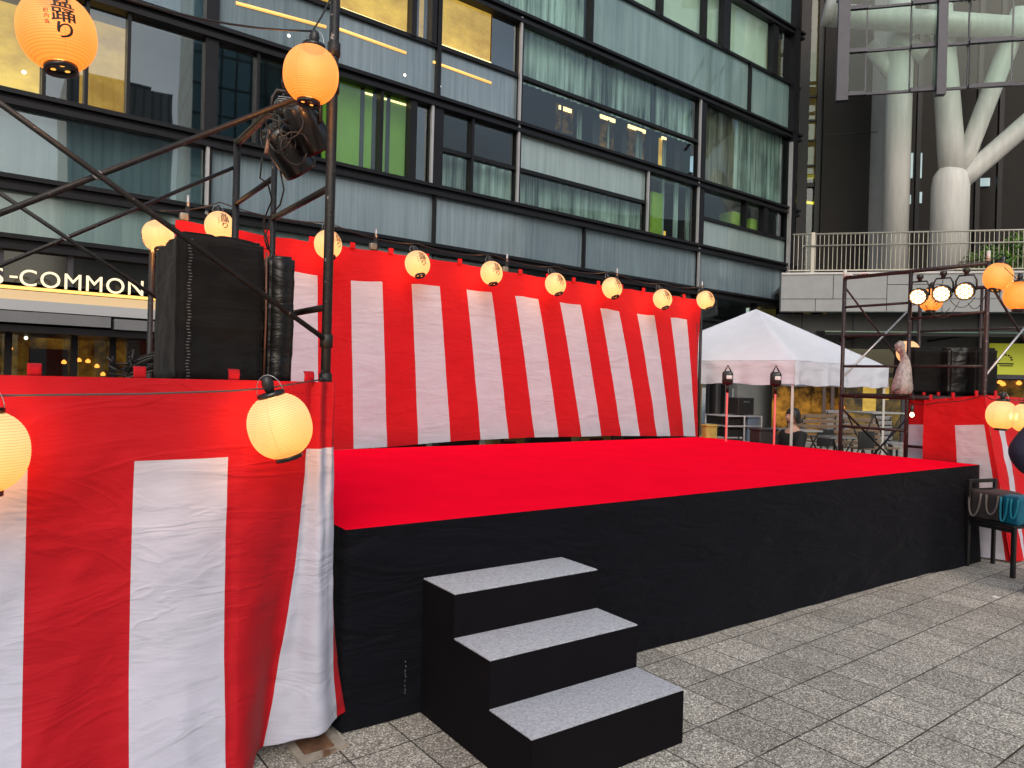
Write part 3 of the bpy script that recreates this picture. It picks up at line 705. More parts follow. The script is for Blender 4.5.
# ------------------------------------------------------------------ cluster of stage lights on the left scaffold
def par_light(loc, aim, label, lit=False, size=.1, depth=.2, grp='round stage lights'):
    """short cylinder housing with yoke; lens points along aim"""
    t = thing('stage_light', loc, label, 'stage light', grp); loc = Vector(loc)
    a = Vector(aim).normalized(); q = a.to_track_quat('Z', 'Y').to_matrix().to_4x4(); M = Matrix.Translation(loc) @ q; R = size
    b = MB(); b.lathe([(R*.62, -depth*.5), (R*.8, -depth*.46), (R*.86, -depth*.2), (R*.96, -depth*.1), (R, depth*.42), (R*.99, depth*.5), (R*.9, depth*.5), (R*.88, depth*.4)], 28, M, cap=False)
    b.lathe([(.0001, -depth*.5), (R*.62, -depth*.5)], 28, M, cap=False); b.build('housing', BLKG, t)
    b = MB(); b.lathe([(.0001, depth*.4), (R*.88, depth*.4)], 28, M, cap=False); lens = b.build('lens_plate', mat('amber_glow_plate', (.5, .3, .1), .4, emit=(1, .42, .10), estr=.5) if lit else BLK, t)  # LED light caught by the plate is put in as amber emission
    b = MB()
    spots = [(0, 0)]+[(.36*R*math.cos(k*math.pi/3), .36*R*math.sin(k*math.pi/3)) for k in range(6)]+[(.68*R*math.cos((k+.5)*math.pi/6), .68*R*math.sin((k+.5)*math.pi/6)) for k in range(12)]
    for x, y in spots: b.lathe([(.0001, depth*.43), (R*.135, depth*.425), (R*.15, depth*.405)], 10, M @ Matrix.Translation((x, y, 0)), cap=False)
    b.build('led', mat('led_on', (1, .9, .75), emit=(1, .80, .52), estr=3.4) if lit else mat('led_off', (.2, .2, .22), .15), lens)
    # yoke
    side = a.cross(Vector((0, 0, 1))).normalized(); top = loc+Vector((0, 0, R*1.75))
    b = MB(); b.tube([loc+side*R*1.06, loc+side*R*1.0+Vector((0, 0, R*1.15)), loc+side*R*.72+Vector((0, 0, R*1.7)), loc-side*R*.72+Vector((0, 0, R*1.7)), loc-side*R*1.0+Vector((0, 0, R*1.15)), loc-side*R*1.06], .009, 6)
    b.build('yoke', BLK, t)
    b = MB(); b.lathe([(.014, R*1.7), (.02, R*1.78), (.02, R*2.0), (.032, R*2.05), (.032, R*2.45), (.02, R*2.5)], 12, Matrix.Translation(loc)); b.build('clamp', BLK, t)
    if not lit:
        b = MB()
        for k in range(5): b.box(M @ Vector((0, (-.4+.2*k)*R, -depth*.52)), (R*1.1, .004, .02), mtx=q)
        b.build('heat_sink', GREYPL, t)
        b = MB(); b.lathe([(R*.5, -depth*.53), (R*.5, -depth*.51)], 6, M @ Matrix.Translation((0, 0, -.002))); b.build('rear_plate', GREYPL, t)
    return t
c1 = onX(307, 130, PX-.02); c2 = onX(284, 156, PX-.02)
par_light(W(307, 126, 3.3), (.55, .25, -.62), 'upper black stage light of the cluster hanging on the left scaffold, seen from behind', size=.08, depth=.22)
par_light(W(287, 150, 3.38), (.62, .2, -.6), 'lower black stage light of the cluster hanging on the left scaffold', size=.085, depth=.22)
par_light(W(287, 116, 3.52), (.3, .8, -.4), 'rear black stage light half hidden in the cluster on the left scaffold', size=.07, depth=.16)
t = thing('light_cables', W(278, 130, 3.3), 'loops of black cable tangled round the stage lights on the left scaffold', 'cables')
for k in range(8):
    b = MB(); c0 = W(random.uniform(270, 300), random.uniform(105, 150), random.uniform(3.12, 3.35)); rr = random.uniform(.03, .075); ph = random.random()*6
    b.tube([c0+CR*rr*math.cos(ph+q*.55)+CU*rr*1.25*math.sin(ph+q*.55)+CF*.02*math.sin(q) for q in range(11)], .0042, 6); b.build('cable_loop', CABLE, t)
b = MB(); b.tube([W(262, 158, 3.3), W(260, 178, 3.35), W(268, 184, 3.4), W(272, 200, 3.45), W(263, 222, 3.5), W(265, 240, 3.5), W(268, 250, 3.5)], .004, 6)
b.tube([W(280, 170, 3.4), W(284, 190, 3.4), W(280, 205, 3.45), W(271, 215, 3.5), W(266, 235, 3.5), W(270, 252, 3.5)], .004, 6); b.build('hanging_cable', CABLE, t)
b = MB(); b.rbox(W(268, 142, 3.28), (.018, .02, .12), .006, mtx=Matrix.Rotation(rad(8), 4, 'Y')); b.build('bracket', mat('rusty_bracket', (.2, .12, .09), .5, .6, .4, 40), t)

# ------------------------------------------------------------------ right scaffold tower
RX = 7.8; RY1, RYM, RY0 = 4.54, 3.81, 3.08; RXE = 9.55
rs = thing('scaffold_tower', (RX, RY0, 0), 'brown pipe scaffold tower beside the right end of the stage with three lit lamps', 'scaffold', 'scaffold towers at the stage corners')
ZT = 2.86
def rp(p, q, r=PR, name='rung'): return pole(rs, p, q, r, BROWNM, name)
for y in (RY1, RYM, RY0): rp((RX, y, .02), (RX, y, ZT+(.0 if y != RY0 else .02)), PR if y != RYM else .02, 'post')
rp((RXE, RY1, .02), (RXE, RY1, ZT), PR, 'post'); rp((RXE, RYM+.02, .02), (RXE, RYM+.02, ZT), .016, 'post'); rp((RXE, RY0, .02), (RXE, RY0, ZT), PR, 'post')
rp((RX, RY0, ZT), (RX, RY1, ZT)); rp((RXE, RY0, ZT), (RXE, RY1, ZT))
for z in (2.53, 2.2, 1.86): rp((RX, RYM, z), (RX, RY1, z), .0145)
rp((RX, RY0, 2.39), (RX, RYM, 2.36), .0145); rp((RX, RY0, 1.86), (RX, RYM, 1.86), .0145)
rp((RX, RY0, 1.53), (RX, RY1, 1.53), .024, 'deck_beam'); rp((RX, RYM, 1.18), (RX, RY1, 1.18), .0145); rp((RX, RY0, 1.02), (RX, RYM, 1.02), .0145)
rp((RX, RY0, .5), (RX, RY1, .5), .0145)
for z in (2.36, 1.53): rp((RXE, RY0, z), (RXE, RY1, z), .0145)
rp((RX, RY1+.012, 2.78), (RXE, RY1+.012, 1.7), .0115, 'cross_brace')
pole(rs, (RX, RY1-.012, 1.74), (RXE, RY1-.012, 2.8), .0115, STEEL, 'cross_brace')
rp((RX, RY0+.012, 2.72), (RXE, RY0+.012, 1.7), .0125, 'cross_brace')
pole(rs, (RX, RY0-.012, 1.78), (RXE, RY0-.012, 2.8), .0115, STEEL, 'cross_brace')
rp((RX, RY1+.012, 1.4), (RXE, RY1+.012, .45), .0115, 'cross_brace'); rp((RX, RY1-.012, .45), (RXE, RY1-.012, 1.4), .0115, 'cross_brace')
b = MB(); b.tube([(RX, RY0, ZT+.02), (RX, RY0, ZT+.12)], .018, 10); b.tube([(RX, RY1, ZT), (RX, RY1, ZT+.1)], .018, 10); b.build('post_spigot', MATS['white_spigot'], rs)
b = MB(); b.box(((RX+RXE)/2, (RY0+RY1)/2, 1.545), (RXE-RX-.1, RY1-RY0-.1, .03)); b.build('platform', BROWNM, rs)
# lit lamps on its top rail
for (u, v, y, lab) in ((919.5, 296, 3.68, 'leftmost of the three lit round stage lights on the right scaffold'), (943, 293, 3.44, 'middle of the three lit round stage lights on the right scaffold'), (966, 290.5, 3.22, 'rightmost of the three lit round stage lights on the right scaffold')):
    p = onX(u, v, RX-.03); p = Vector((RX-.03, y, onX(u, v, RX-.03).z)); p = onX(u, v, RX-.04)
    aim = (Vector((2.2, 4.1, 1.2))-p); aim = Vector((-.93, -.16, -.25))
    par_light(p, aim, lab, True, .088, .14)
t = thing('lamp_cables', W(950, 275, 7.1), 'thin black cables looping under the lit stage lights on the right scaffold', 'cables')
for a, c in (((925, 305), (950, 308)), ((950, 300), (975, 297)), ((960, 300), (935, 315)), ((968, 303), (985, 296))):
    b = MB(); A = W(a[0], a[1], 7.1); C = W(c[0], c[1], 7.0)
    b.tube([A.lerp(C, k/8)-Vector((0, 0, .35*(k/8)*(1-k/8))) for k in range(9)], .0035, 6); b.build('cable_loop', CABLE, t)
# small thing lying on the left end of the rail
t = thing('paper_scrap', (RX, RY1-.12, ZT+.02), 'scrap of white tape on the far end of the right scaffold rail', 'tape')
b = MB(); b.rbox((RX, RY1-.05, ZT+.03), (.03, .07, .018), .006); b.rbox((RX, RY1-.22, ZT+.032), (.03, .1, .02), .006); b.build('strip', mat('white_tape', (.7, .7, .7), .7), t)

# covered speakers right
def RB(u0, u1, vt, vb, x, dep, m, label, seed):
    a = onX(u0, vb, x); c = onX(u1, vt, x)
    ya, yc = sorted((a.y, c.y)); return covered_box('covered_speaker', x, x+dep, ya, yc, 1.56, c.z, m, label, 'covered loudspeakers', seed, r=.03)
p = W(911, 395, 7.5); q = W(947, 347, 7.5)
def face_box(u0, u1, vt, d, dep, m, label, seed):
    A = W(u0, 380, d); B = W(u1, 380, d); e = (B-A); e.z = 0; w = e.length; e.normalize(); n = Vector((e.y, -e.x, 0))
    zt = W((u0+u1)/2, vt, d).z
    t = covered_box('covered_speaker', -w/2, w/2, -dep/2, dep/2, 0, zt-1.56, m, label, 'covered loudspeakers', seed, r=.025)
    c = (A+B)/2-n*dep/2*-1*-1; c = (A+B)/2+(-n)*dep/2
    rot = math.atan2(e.y, e.x)
    for ch in t.children: pass
    t.location = (c.x, c.y, 1.56); t.rotation_euler = (0, 0, rot); return t
face_box(911, 947, 347, 7.9, .4, COVER2, 'wide covered loudspeaker on the right scaffold, left of the creased cover', 11)
face_box(949, 975, 347.5, 7.75, .4, COVER, 'creased shiny black cover over the middle loudspeaker on the right scaffold', 14)
face_box(976, 998, 348, 7.6, .4, COVER2, 'narrow covered loudspeaker on the right scaffold, next to the yellow board', 17)

# white plastic bundle hanging at the scaffold
t = thing('plastic_bag', W(903, 372, 7.6), 'crumpled translucent white bag hanging from the right scaffold post', 'bag')
b = MB(); prof = []
cx = [(901, 341, 2), (900, 345, 4.5), (900, 349, 4.2), (903, 354, 2.6), (905, 361, 4.2), (904, 370, 6.5), (903, 380, 8.5), (902, 388, 9.8), (902, 394, 8.5)]
pts = [W(u, v, 7.62) for u, v, r in cx]; rr = [r*7.62/FPX for u, v, r in cx]
b.tube(pts, rr, 18, cap=True)
bmesh.ops.subdivide_edges(b.bm, edges=b.bm.edges[:], cuts=1, use_grid_fill=True)
for v in b.bm.verts: v.co += Vector((1, 1, 0))*(.02*noise.noise(Vector((v.co.x*30, v.co.y*30, v.co.z*5)))+.008*noise.noise(v.co*40))
b.build('bag_body', mat('translucent_plastic', (.30, .28, .28), .4, 0, .5, 30, .8, 45), t)
b = MB(); c0 = W(902, 392, 7.55); b.tube([c0+CR*.085*math.cos(a)+CU*.035*math.sin(a) for a in [2*math.pi*k/20 for k in range(20)]], .008, 6, closed=True); b.build('drawstring', BLK, t)

# bare bulb
t = thing('clip_lamp', W(912, 414, 7.35), 'small bare glowing bulb hanging by the right scaffold post', 'lamp')
b = MB(); b.lathe([(.001, -.02), (.014, -.016), (.02, 0), (.015, .015), (.01, .022)], 14, Matrix.Translation(W(912, 415, 7.3)), cap=False); b.build('bulb', mat('bulb_glow', (1, .9, .7), emit=(1, .75, .42), estr=14), t)
b = MB(); c0 = W(912, 408, 7.3); b.lathe([(.014, -.04), (.02, -.02), (.016, .03)], 12, Matrix.Translation(c0)); b.tube([c0+Vector((0, 0, .03)), W(913, 392, 7.3)], .003, 6); b.rbox(W(913, 398, 7.3), (.04, .04, .04), .01); b.build('lamp_socket', BLK, t)

# right striped banner: two panels meeting at the front post
def panel(topA, topB, botA, botB, stripes, zws, label, n=90, rows=60, seed=3, mats=(REDS, WHTS), wamp=1.0):
    t = thing('striped_banner', (topA.x, topA.y, 0), label, 'banner', 'red and white striped festival curtains')
    cs = [0]; 
    for a, c in stripes: cs += [a, c]
    cs.append(1); us = []
    for a, c in zip(cs, cs[1:]):
        w = any(abs(a-x[0]) < 1e-6 for x in stripes) and any(abs(c-x[1]) < 1e-6 for x in stripes)
        nn = max(2, int((c-a)*n))
        for k in range(nn): us.append((a+(c-a)*k/nn, w))
    us.append((1, False)); nw = 12
    nrm = (topB-topA).cross(Vector((0, 0, 1))).normalized()
    def f(i, j):
        s = us[i][0]; A = topA.lerp(topB, s); B = botA.lerp(botB, s)
        q = (zws*j/nw) if j <= nw else zws+(1-zws)*(j-nw)/(rows-nw)
        p = A.lerp(B, q); L = (topB-topA).length
        return p+nrm*(wr(s*L*1.5+seed, p.z*1.5, seed)*wamp+.03*q*math.sin(s*L*14+seed))
    b = MB(); b.grid(f, len(us)-1, rows, mi=lambda i, j: 1 if (j >= nw and us[i][1]) else 0); b.build('cloth', list(mats), t)
    for k in range(3):
        s = .12+.38*k; p = topA.lerp(topB, s); b = MB(); b.rbox(p+Vector((0, 0, .02)), (.045, .015, .06), .004); b.build('hanging_loop', mats[0], t)
    return t
TA = onX(924, 400, 7.72); TB_ = onX(984, 395, 7.72)
panel(TA, TB_, Vector((7.74, TA.y, .02)), Vector((7.78, 2.80, .02)), [(.50, .93)], .18, 'red panel with one white stripe on the inner side of the right scaffold', seed=3)
A1_ = Vector((7.74, TB_.y, TB_.z)); B1_ = Vector((9.6, 3.0, 1.54))
panel(A1_, B1_, Vector((7.79, 2.80, .02)), Vector((9.9, 2.7, .02)), [(.085, .165), (.32, .48), (.64, .80)], .17, 'striped curtain on the front of the right scaffold behind the chair', seed=6)
TC = onX(906.5, 402, 8.3); TD_ = onX(936, 399, 8.3)
panel(Vector((7.86, 3.86, 1.53)), Vector((7.9, 3.5, 1.55)), Vector((7.86, 3.86, .02)), Vector((7.92, 3.5, .02)), [(.06, .78)], .19, 'short inner curtain with a wide white stripe between the right scaffold posts', seed=8)

# ------------------------------------------------------------------ chair with two bags
c0 = onZ(967, 567, 0)
PXL = {k: onZ(*k, 0) for k in ((965, 566), (984, 551), (1004, 579), (1018, 574))}
ch = thing('chair', (c0.x, c0.y, 0), 'black stacking chair with bags on it at the right end of the stage', 'chair')
CHM = mat('black_chair_frame', (.02, .019, .02), .4, .3, .15, 12)
bl, br_ = onZ(967, 566, 0), onZ(984.5, 552, 0)           # rear legs
fr = onZ(1019, 574, 0); fl = onZ(1005, 580, 0)
fl = Vector((bl.x-.11, bl.y-.43, 0)); ex = (fl-bl); ex = Vector((ex.x, ex.y, 0)); exn = ex.normalized(); ey = Vector((-exn.y, exn.x, 0)); dl = ex.length; wd = .34
bl = Vector((bl.x, bl.y, 0)); dl = .42
P_ = lambda a, c, z: bl+exn*a+ey*c+Vector((0, 0, z))
def bar(a, c, z0, z1, name='leg', s=.026):
    b = MB(); b.rbox(P_(a, c, (z0+z1)/2), (s, s, z1-z0), .004, rz=math.atan2(exn.y, exn.x)); b.build(name, CHM, ch)
for c in (0, wd): bar(0, c, 0, .80, 'rear_leg', .03)
for c in (0, wd): bar(dl, c, 0, .43, 'front_leg', .034)
for z in (.785, .70, .62):
    b = MB(); b.rbox(P_(0, wd/2, z), (.014, wd-.02, .035), .004, rz=math.atan2(exn.y, exn.x)); b.build('back_slat', CHM, ch)
b = MB(); b.rbox(P_(dl/2, wd/2, .44), (dl+.03, wd+.03, .03), .01, rz=math.atan2(exn.y, exn.x)); b.build('seat', CHM, ch)
for c in (0, wd):
    b = MB(); b.rbox(P_(dl/2, c, .405), (dl, .02, .035), .004, rz=math.atan2(exn.y, exn.x)); b.build('seat_rail', CHM, ch)
def bag(a, c, size, m, label, strap, seed):
    base = P_(a, c, .457); t = thing('tote_bag', base, label, 'bag', 'bags on the chair'); rz = math.atan2(exn.y, exn.x)
    b = MB(); b.rbox(base+Vector((0, 0, size[2]/2)), size, .02, rz=rz)
    bmesh.ops.subdivide_edges(b.bm, edges=[e for e in b.bm.edges if e.calc_length() > .06], cuts=6, use_grid_fill=True)
    for v in b.bm.verts: v.co += Vector((1, .6, .5))*.02*noise.noise(v.co*9+Vector((seed, 0, 0)))
    b.build('bag_body', m, t)
    Rm = Matrix.Rotation(rz, 3, 'Z')
    for sx in (-1, 1):
        b = MB(); pts = []
        for k in range(13):
            an = math.pi*k/12; pts.append(base+Rm @ Vector((sx*size[0]*.30+size[0]*.2*math.cos(an), -size[1]/2-.012-.025*math.sin(an), size[2]*.92-(.21 if sx < 0 else .17)*math.sin(an)**.8)))
        b.tube(pts, .0095, 8); b.build('handle', strap, t)
    return t
bag(.14, .17, (.27, .32, .25), mat('brown_grey_canvas', (.055, .042, .042), .85, 0, .2, 14, .3, 200), 'dark brown canvas bag with grey handles on the black chair', mat('grey_webbing', (.17, .145, .13), .8), 1)
bag(.375, .17, (.15, .32, .25), mat('teal_nylon', (.004, .15, .24), .5, 0, .2, 14, .3, 60), 'teal blue bag with hanging strap on the front of the black chair', mat('teal_webbing', (.01, .26, .36), .6), 4)
o = MB(); q = [onZ(985, 538, .02), onZ(1000, 552, .02), onZ(1010, 556, .02), onZ(1040, 556, .02)]
o.tube([onX(980, 500, 7.9), onX(985, 530, 7.9)]+q, .006, 6); o = o.build('power_cable', CABLE); tag(o, 'black power cable lying on the ground behind the chair', 'cable')
s_ = onZ(996, 597, .004); b = MB(); b._add([s_+Vector(v) for v in ((-.03, -.02, 0), (.025, -.025, 0), (.03, .02, .002), (-.02, .025, .001))], [(0, 1, 2, 3)])
o = b.build('paper_scrap', MATS['white_tape'], solid=.001); tag(o, 'tiny white scrap of paper lying on the paving at the right', 'litter')

# ------------------------------------------------------------------ glass building
AZF = 86.5; ef = Vector((math.sin(rad(AZF)), math.cos(rad(AZF)), 0)); OF = Vector((0, 13.5, 0))
gb = thing('glass_office_building', OF, 'large dark framed glass office building with shop sign behind the stage', 'building')
gb.rotation_euler = (0, 0, rad(90-AZF))
def lp(b, name, m, parent=None):
    o = b.build(name, m, None); o.parent = parent or gb; return o
def LB_(s0, s1, y0, y1, z0, z1, name, m, parent=None):
    b = MB(); b.box(((s0+s1)/2, (y0+y1)/2, (z0+z1)/2), (s1-s0, y1-y0, z1-z0)); return lp(b, name, m, parent)
def fs(u, v, y=0):   # pixel -> facade (s, z) at depth y behind the glass
    nf = Vector((-ef.y, ef.x, 0)); p = onplane(u, v, OF+nf*y, nf); return (p-OF).dot(ef), p.z
SL, SR = -9.0, 21.75
T5, T4, T3, M3, T2, M2, T1, T0, T00 = 3.52, 4.42, 5.70, 6.63, 7.62, 8.83, 10.2, 11.93, 13.7
# ledges
def ledge(z, s0=SL, s1=SR+.62, big=True):
    b = MB()
    if big:
        b.box(((s0+s1)/2, -.06, z+.065), (s1-s0, .28, .07)); b.box(((s0+s1)/2, -.02, z-.01), (s1-s0, .18, .078)); b.box(((s0+s1)/2, -.05, z-.09), (s1-s0, .24, .08))
    else: b.box(((s0+s1)/2, -.01, z), (s1-s0, .14, .085))
    lp(b, 'transom', FRAME)
for z in (T5, T4, T3, T2, T1, T00, 17.2, 20.5): ledge(z)
ledge(T0, big=False); ledge(15.4, big=False); ledge(18.9, big=False)
ledge(M2, SL, 17, False); ledge(M3, 7.65, 14.6, False); ledge(M3, 17, SR, False)
def mull(s, z0, z1, w=.2, pale=False, d=.2):
    LB_(s-w/2, s+w/2, -d/2-.008, d/2, z0, z1, 'mullion', FRAME)
    if pale: LB_(s-w/2-.02, s-w/2+.035, -d/2-.04, -d/2+.02, z0, z1, 'mullion_cap', PALEFR)
big = (T5+.1, 22)
for s, z0, z1, w, pl in ((2.93, 2.5, 5.6, .09, True), (2.93, 5.8, 22, .22, False), (-1.8, 2.5, 22, .2, False), (-6.5, 2.5, 22, .2, False),
    (7.65, 5.8, 7.52, .3, True), (7.65, T4, T3, .05, False), (7.65, T2, 22, .1, False), (12.2, T4, T3, .05, False), (16.95, T4, T3, .1, True), (16.95, 5.8, T1-.1, .32, True),
    (9.95, 5.8, T1, .1, True), (14.6, 5.8, T2-.1, .1, True), (12.25, T1, T0, .08, False), (19.35, T1, T0, .07, False), (16.95, T0, 22, .1, False),
    (7.0, M2, T1, .12, False), (7.5, M2, T1, .12, False), (14.95, T0, T00, .12, False), (18.0, T0, T00, .35, False), (20.7, T0, T00, .3, False), (12.2, T0, T00, .2, False),
    (.45, T3, T2, .05, False), (1.02, T3, T2, .05, False), (1.62, T3, T2, .05, False), (3.75, T3, T2, .05, False), (5.2, T3, T2, .05, False), (6.3, T3, T2, .06, False), (7.05, T3, T2, .16, False),
    (8.6, T3, T2, .06, False), (12.3, T3, M3, .0, False), (17.0, 0, T4, .3, False), (14.6, T5, T4, .08, False), (20.0, T5, T4, .07, False), (19.3, M3, T2, .05, False), (20.4, M3, T2, .22, False)):
    if w: mull(s, z0, z1, w, pl)
LB_(SR-.02, SR+.28, -.2, .25, 0, 24, 'corner_mullion', FRAME)
LB_(SR-.1, SR-.025, -.23, -.12, 4.6, 9.9, 'mullion_cap', PALEFR)
def cell(s0, s1, z0, z1, kind, dep=.6):
    g_ = .02
    if kind in ('FRIT', 'FRITG', 'FRITL', 'FRITW'):
        m = {'FRIT': FRIT, 'FRITG': FRITG, 'FRITL': FRITL}[kind]
        return LB_(s0, s1, .0, .05, z0, z1, 'spandrel_panel', m)
    gm = GLASSR if kind[0] == 'r' else GLASS
    w = LB_(s0+g_, s1-g_, .0, .016, z0+.03, z1-.03, 'window', gm)
    k = kind[1:]
    sh = dep/13.5
    a0, a1, b0, b1 = s0, s1+sh*max(0, s1)*1.05, z0, z1+sh*(z1-1.6)
    if k == 'curtain' or k == 'brown' or k == 'pale' or k == 'blind' or k == 'pale2':
        m = {'curtain': CURT, 'brown': CURTB, 'pale': FRITL, 'blind': BLIND, 'pale2': FRIT}[k]
        b = MB(); n = int((s1-s0)/.05)+2
        b.grid(lambda i, j: Vector((s0+(s1-s0)*i/n, .22+(.03*math.sin(i*1.3+nz(i*.2, 0)*3) if k in ('curtain', 'brown') else 0), z0+(z1-z0)*j/2)), n, 2)
        lp(b, 'curtain', m, w)
    elif k == 'yellow': LB_(a0, a1, dep, dep+.05, b0, b1, 'glow_wall', ROOMY, w)
    elif k == 'amber': LB_(a0, a1, dep, dep+.05, b0, b1, 'glow_wall', ROOMO, w)
    elif k == 'green': LB_(a0, a1, dep, dep+.05, b0, b1, 'glow_wall', GREENW, w)
    elif k == 'dark': LB_(a0, a1, dep+1.5, dep+1.55, b0, b1+1, 'room_wall', ROOMD, w)
    return w
C = cell
C(SL, -1.8, T5, T4, 'FRITG'); C(-1.8, 2.93, T5, T4, 'FRITG'); C(2.93, 7.65, T5, T4, 'FRITG'); C(7.65, 14.6, T5, T4, 'gdark'); C(14.6, 20, T5, T4, 'gdark'); C(20, SR, T5, T4, 'gdark')
C(SL, -1.8, T4, T3, 'rpale'); C(-1.8, 2.93, T4, T3, 'rpale')
for a, c in ((2.93, 7.65), (7.65, 12.2), (12.2, 16.95), (16.95, SR)): C(a, c, T4, T3, 'FRIT')
C(SL, -1.8, T3, T2, 'ryellow'); C(-1.8, .45, T3, T2, 'gyellow', .9); C(.45, 1.02, T3, T2, 'rdark'); C(1.02, 1.62, T3, T2, 'ryellow'); C(1.62, 2.93, T3, T2, 'rdark')
C(2.93, 3.75, T3, T2, 'rdark'); C(3.75, 5.2, T3, T2, 'gdark', 1.2); C(5.2, 6.3, T3, T2, 'ggreen', .3); C(6.3, 7.05, T3, T2, 'ggreen', .3); C(7.05, 7.65, T3, T2, 'rdark')
C(7.65, 9.95, M3, T2, 'gdark'); C(7.65, 8.6, T3, M3, 'gcurtain'); C(8.6, 9.95, T3, M3, 'gcurtain')
C(9.95, 14.6, M3, T2, 'FRITL'); C(9.95, 14.6, T3, M3, 'gcurtain'); C(14.6, 16.95, T3, T2, 'gdark', 1.2); C(16.95, 20.4, M3, T2, 'gdark', 1); C(20.4, SR, M3, T2, 'rdark', 1); C(16.95, SR, T3, M3, 'FRITL')
C(SL, 2.93, T2, M2, 'rpale2'); C(2.93, 9.95, T2, M2, 'FRIT'); C(9.95, 16.95, T2, M2, 'gdark', 1.2); C(SL, 2.93, M2, T1, 'rpale2')
C(2.93, 7.0, M2, T1, 'gyellow', .5); C(7.0, 7.5, M2, T1, 'rdark'); C(7.5, 9.1, M2, T1, 'gyellow', .5); C(9.1, 9.95, M2, T1, 'rdark')
C(9.95, 16.95, M2, T1, 'gcurtain'); C(16.95, 19.0, T2, T1, 'gbrown'); C(19.0, SR, T2, T1, 'gcurtain')
C(SL, 7.65, T1, T0, 'rpale2'); C(7.65, 12.25, T1, T0, 'gcurtain'); C(12.25, 19.35, T1, T0, 'FRITG'); C(19.35, SR, T1, T0, 'FRITG')
C(SL, 12.2, T0, T00, 'gblind'); C(12.2, 14.95, T0, T00, 'gblind'); C(14.95, 18.0, T0, T00, 'gblind'); C(18.0, 20.7, T0, T00, 'gblind'); C(20.7, SR, T0, T00, 'rdark')
C(SL, SR, T00, 15.4, 'FRITG'); C(SL, SR, 15.4, 17.2, 'FRITG'); C(SL, SR, 17.2, 18.9, 'FRITG'); C(SL, SR, 18.9, 20.5, 'FRITG'); C(SL, SR, 20.5, 22, 'FRITG')
# slabs, back wall and side wall, roof
for z in (T4+.1, T2, T1+.3, T00): LB_(SL, SR, .3, 5, z-.12, z+.12, 'floor_slab', GREYWALL)
LB_(SL, SR, 5, 5.2, 0, 22, 'rear_wall', DARKWALL); LB_(SL-.2, SL, 0, 5.2, 0, 22, 'side_wall', DARKWALL)
LB_(SL, SR, 0, 5.2, 22, 22.3, 'roof', DARKWALL)
for s in (SL+4, 7.65, 16.9): LB_(s-.06, s+.06, .35, 5, 0, 22, 'partition', DARKWALL)
# light strips, downlights
def strip(u0, v0, u1, v1, y, th=.035, m=LAMPW, name='light_strip'):
    a = fs(u0, v0, y); c = fs(u1, v1, y); b = MB(); b.tube([(a[0], y, a[1]), (c[0], y, c[1])], th, 6); lp(b, name, m)
AMB = mat('warm_reflector', (.9, .5, .15), .6, emit=(1, .55, .14), estr=.75)
strip(236, 3, 326, 27, -.005, .03, AMB); strip(336, 28, 406, 53, -.005, .03, AMB); strip(433, 62, 491, 83, -.005, .03, AMB)
strip(341, 8, 405, 32, .4, .02, LAMPW); strip(434, 42, 491, 63, .4, .02, LAMPW); strip(362, 92, 406, 105, .28, .02, LAMPW); strip(263, 62, 282, 67, .8, .02, LAMPW)
for u, v in ((289, 35.5), (405, 75), (440, 86), (24, 72)):
    s, z = fs(u, v, -.01); b = MB(); b.lathe([(.0001, 0), (.03, 0)], 12, Matrix.Translation((s, -.006, z)) @ Matrix.Rotation(rad(90), 4, 'X'), cap=False); lp(b, 'downlight', LAMPWH)
# green-room posts and dark bars behind the glass
for u in (362, 374, 388):
    s, z = fs(u, 130, .25); LB_(s-.04, s+.04, .24, .28, T3, T2+.2, 'room_post', ROOMD)
for s0, s1, z0, z1, m in ((12.0, 12.6, 8.0, 8.65, ROOMO), (13.6, 14.2, 7.9, 8.75, ROOMO), (14.7, 15.5, 7.9, 8.7, ROOMO), (16.2, 16.5, 7.9, 8.7, ROOMY)):
    LB_(s0, s1, .9, .95, z0+.3, z1+.35, 'glow_niche', m)
for s0, s1, z in ((12.05, 12.5, 8.85), (13.6, 14.2, 9.0), (14.75, 15.5, 9.0), (16.25, 16.45, 9.0)): LB_(s0, s1, .86, .89, z, z+.10, 'light_strip', LAMPW)
for k in range(9): LB_(11.8+k*.58, 11.86+k*.58+.1*(k % 3), .5, .52, T2, M2, 'curtain_fold', CURT if k % 2 else ROOMD)
# lime chairs by the windows
def lime(s, z, w, h, y=.45):
    b = MB(); b.rbox((s, y, z+h/2), (w, w*.8, h), min(w, h)*.16); lp(b, 'lounge_chair', LIMECH)
for (u, vt, w, h) in ((546, 240, 0, 0),): pass
s, z = fs(652, 235, .45); lime(s, T3+.1, .5, 1.35)
s, z = fs(729, 222, .5); lime(s+.1, M3+.02, .75, .55); s, z = fs(746, 222, .5); lime(s+.15, M3+.02, .6, .5)
LB_(15.3, 16.1, .5, .55, T3+.1, T3+.45, 'lounge_bench', ROOMY)
LB_(16.5, 16.62, .5, .55, T3+.1, T3+1.0, 'lamp_panel', ROOMY)
for u in (662, 676, 688):
    s, z = fs(u, 210, .3); LB_(s-.09, s+.09, .3, .34, T3, T2, 'curtain', CURT)

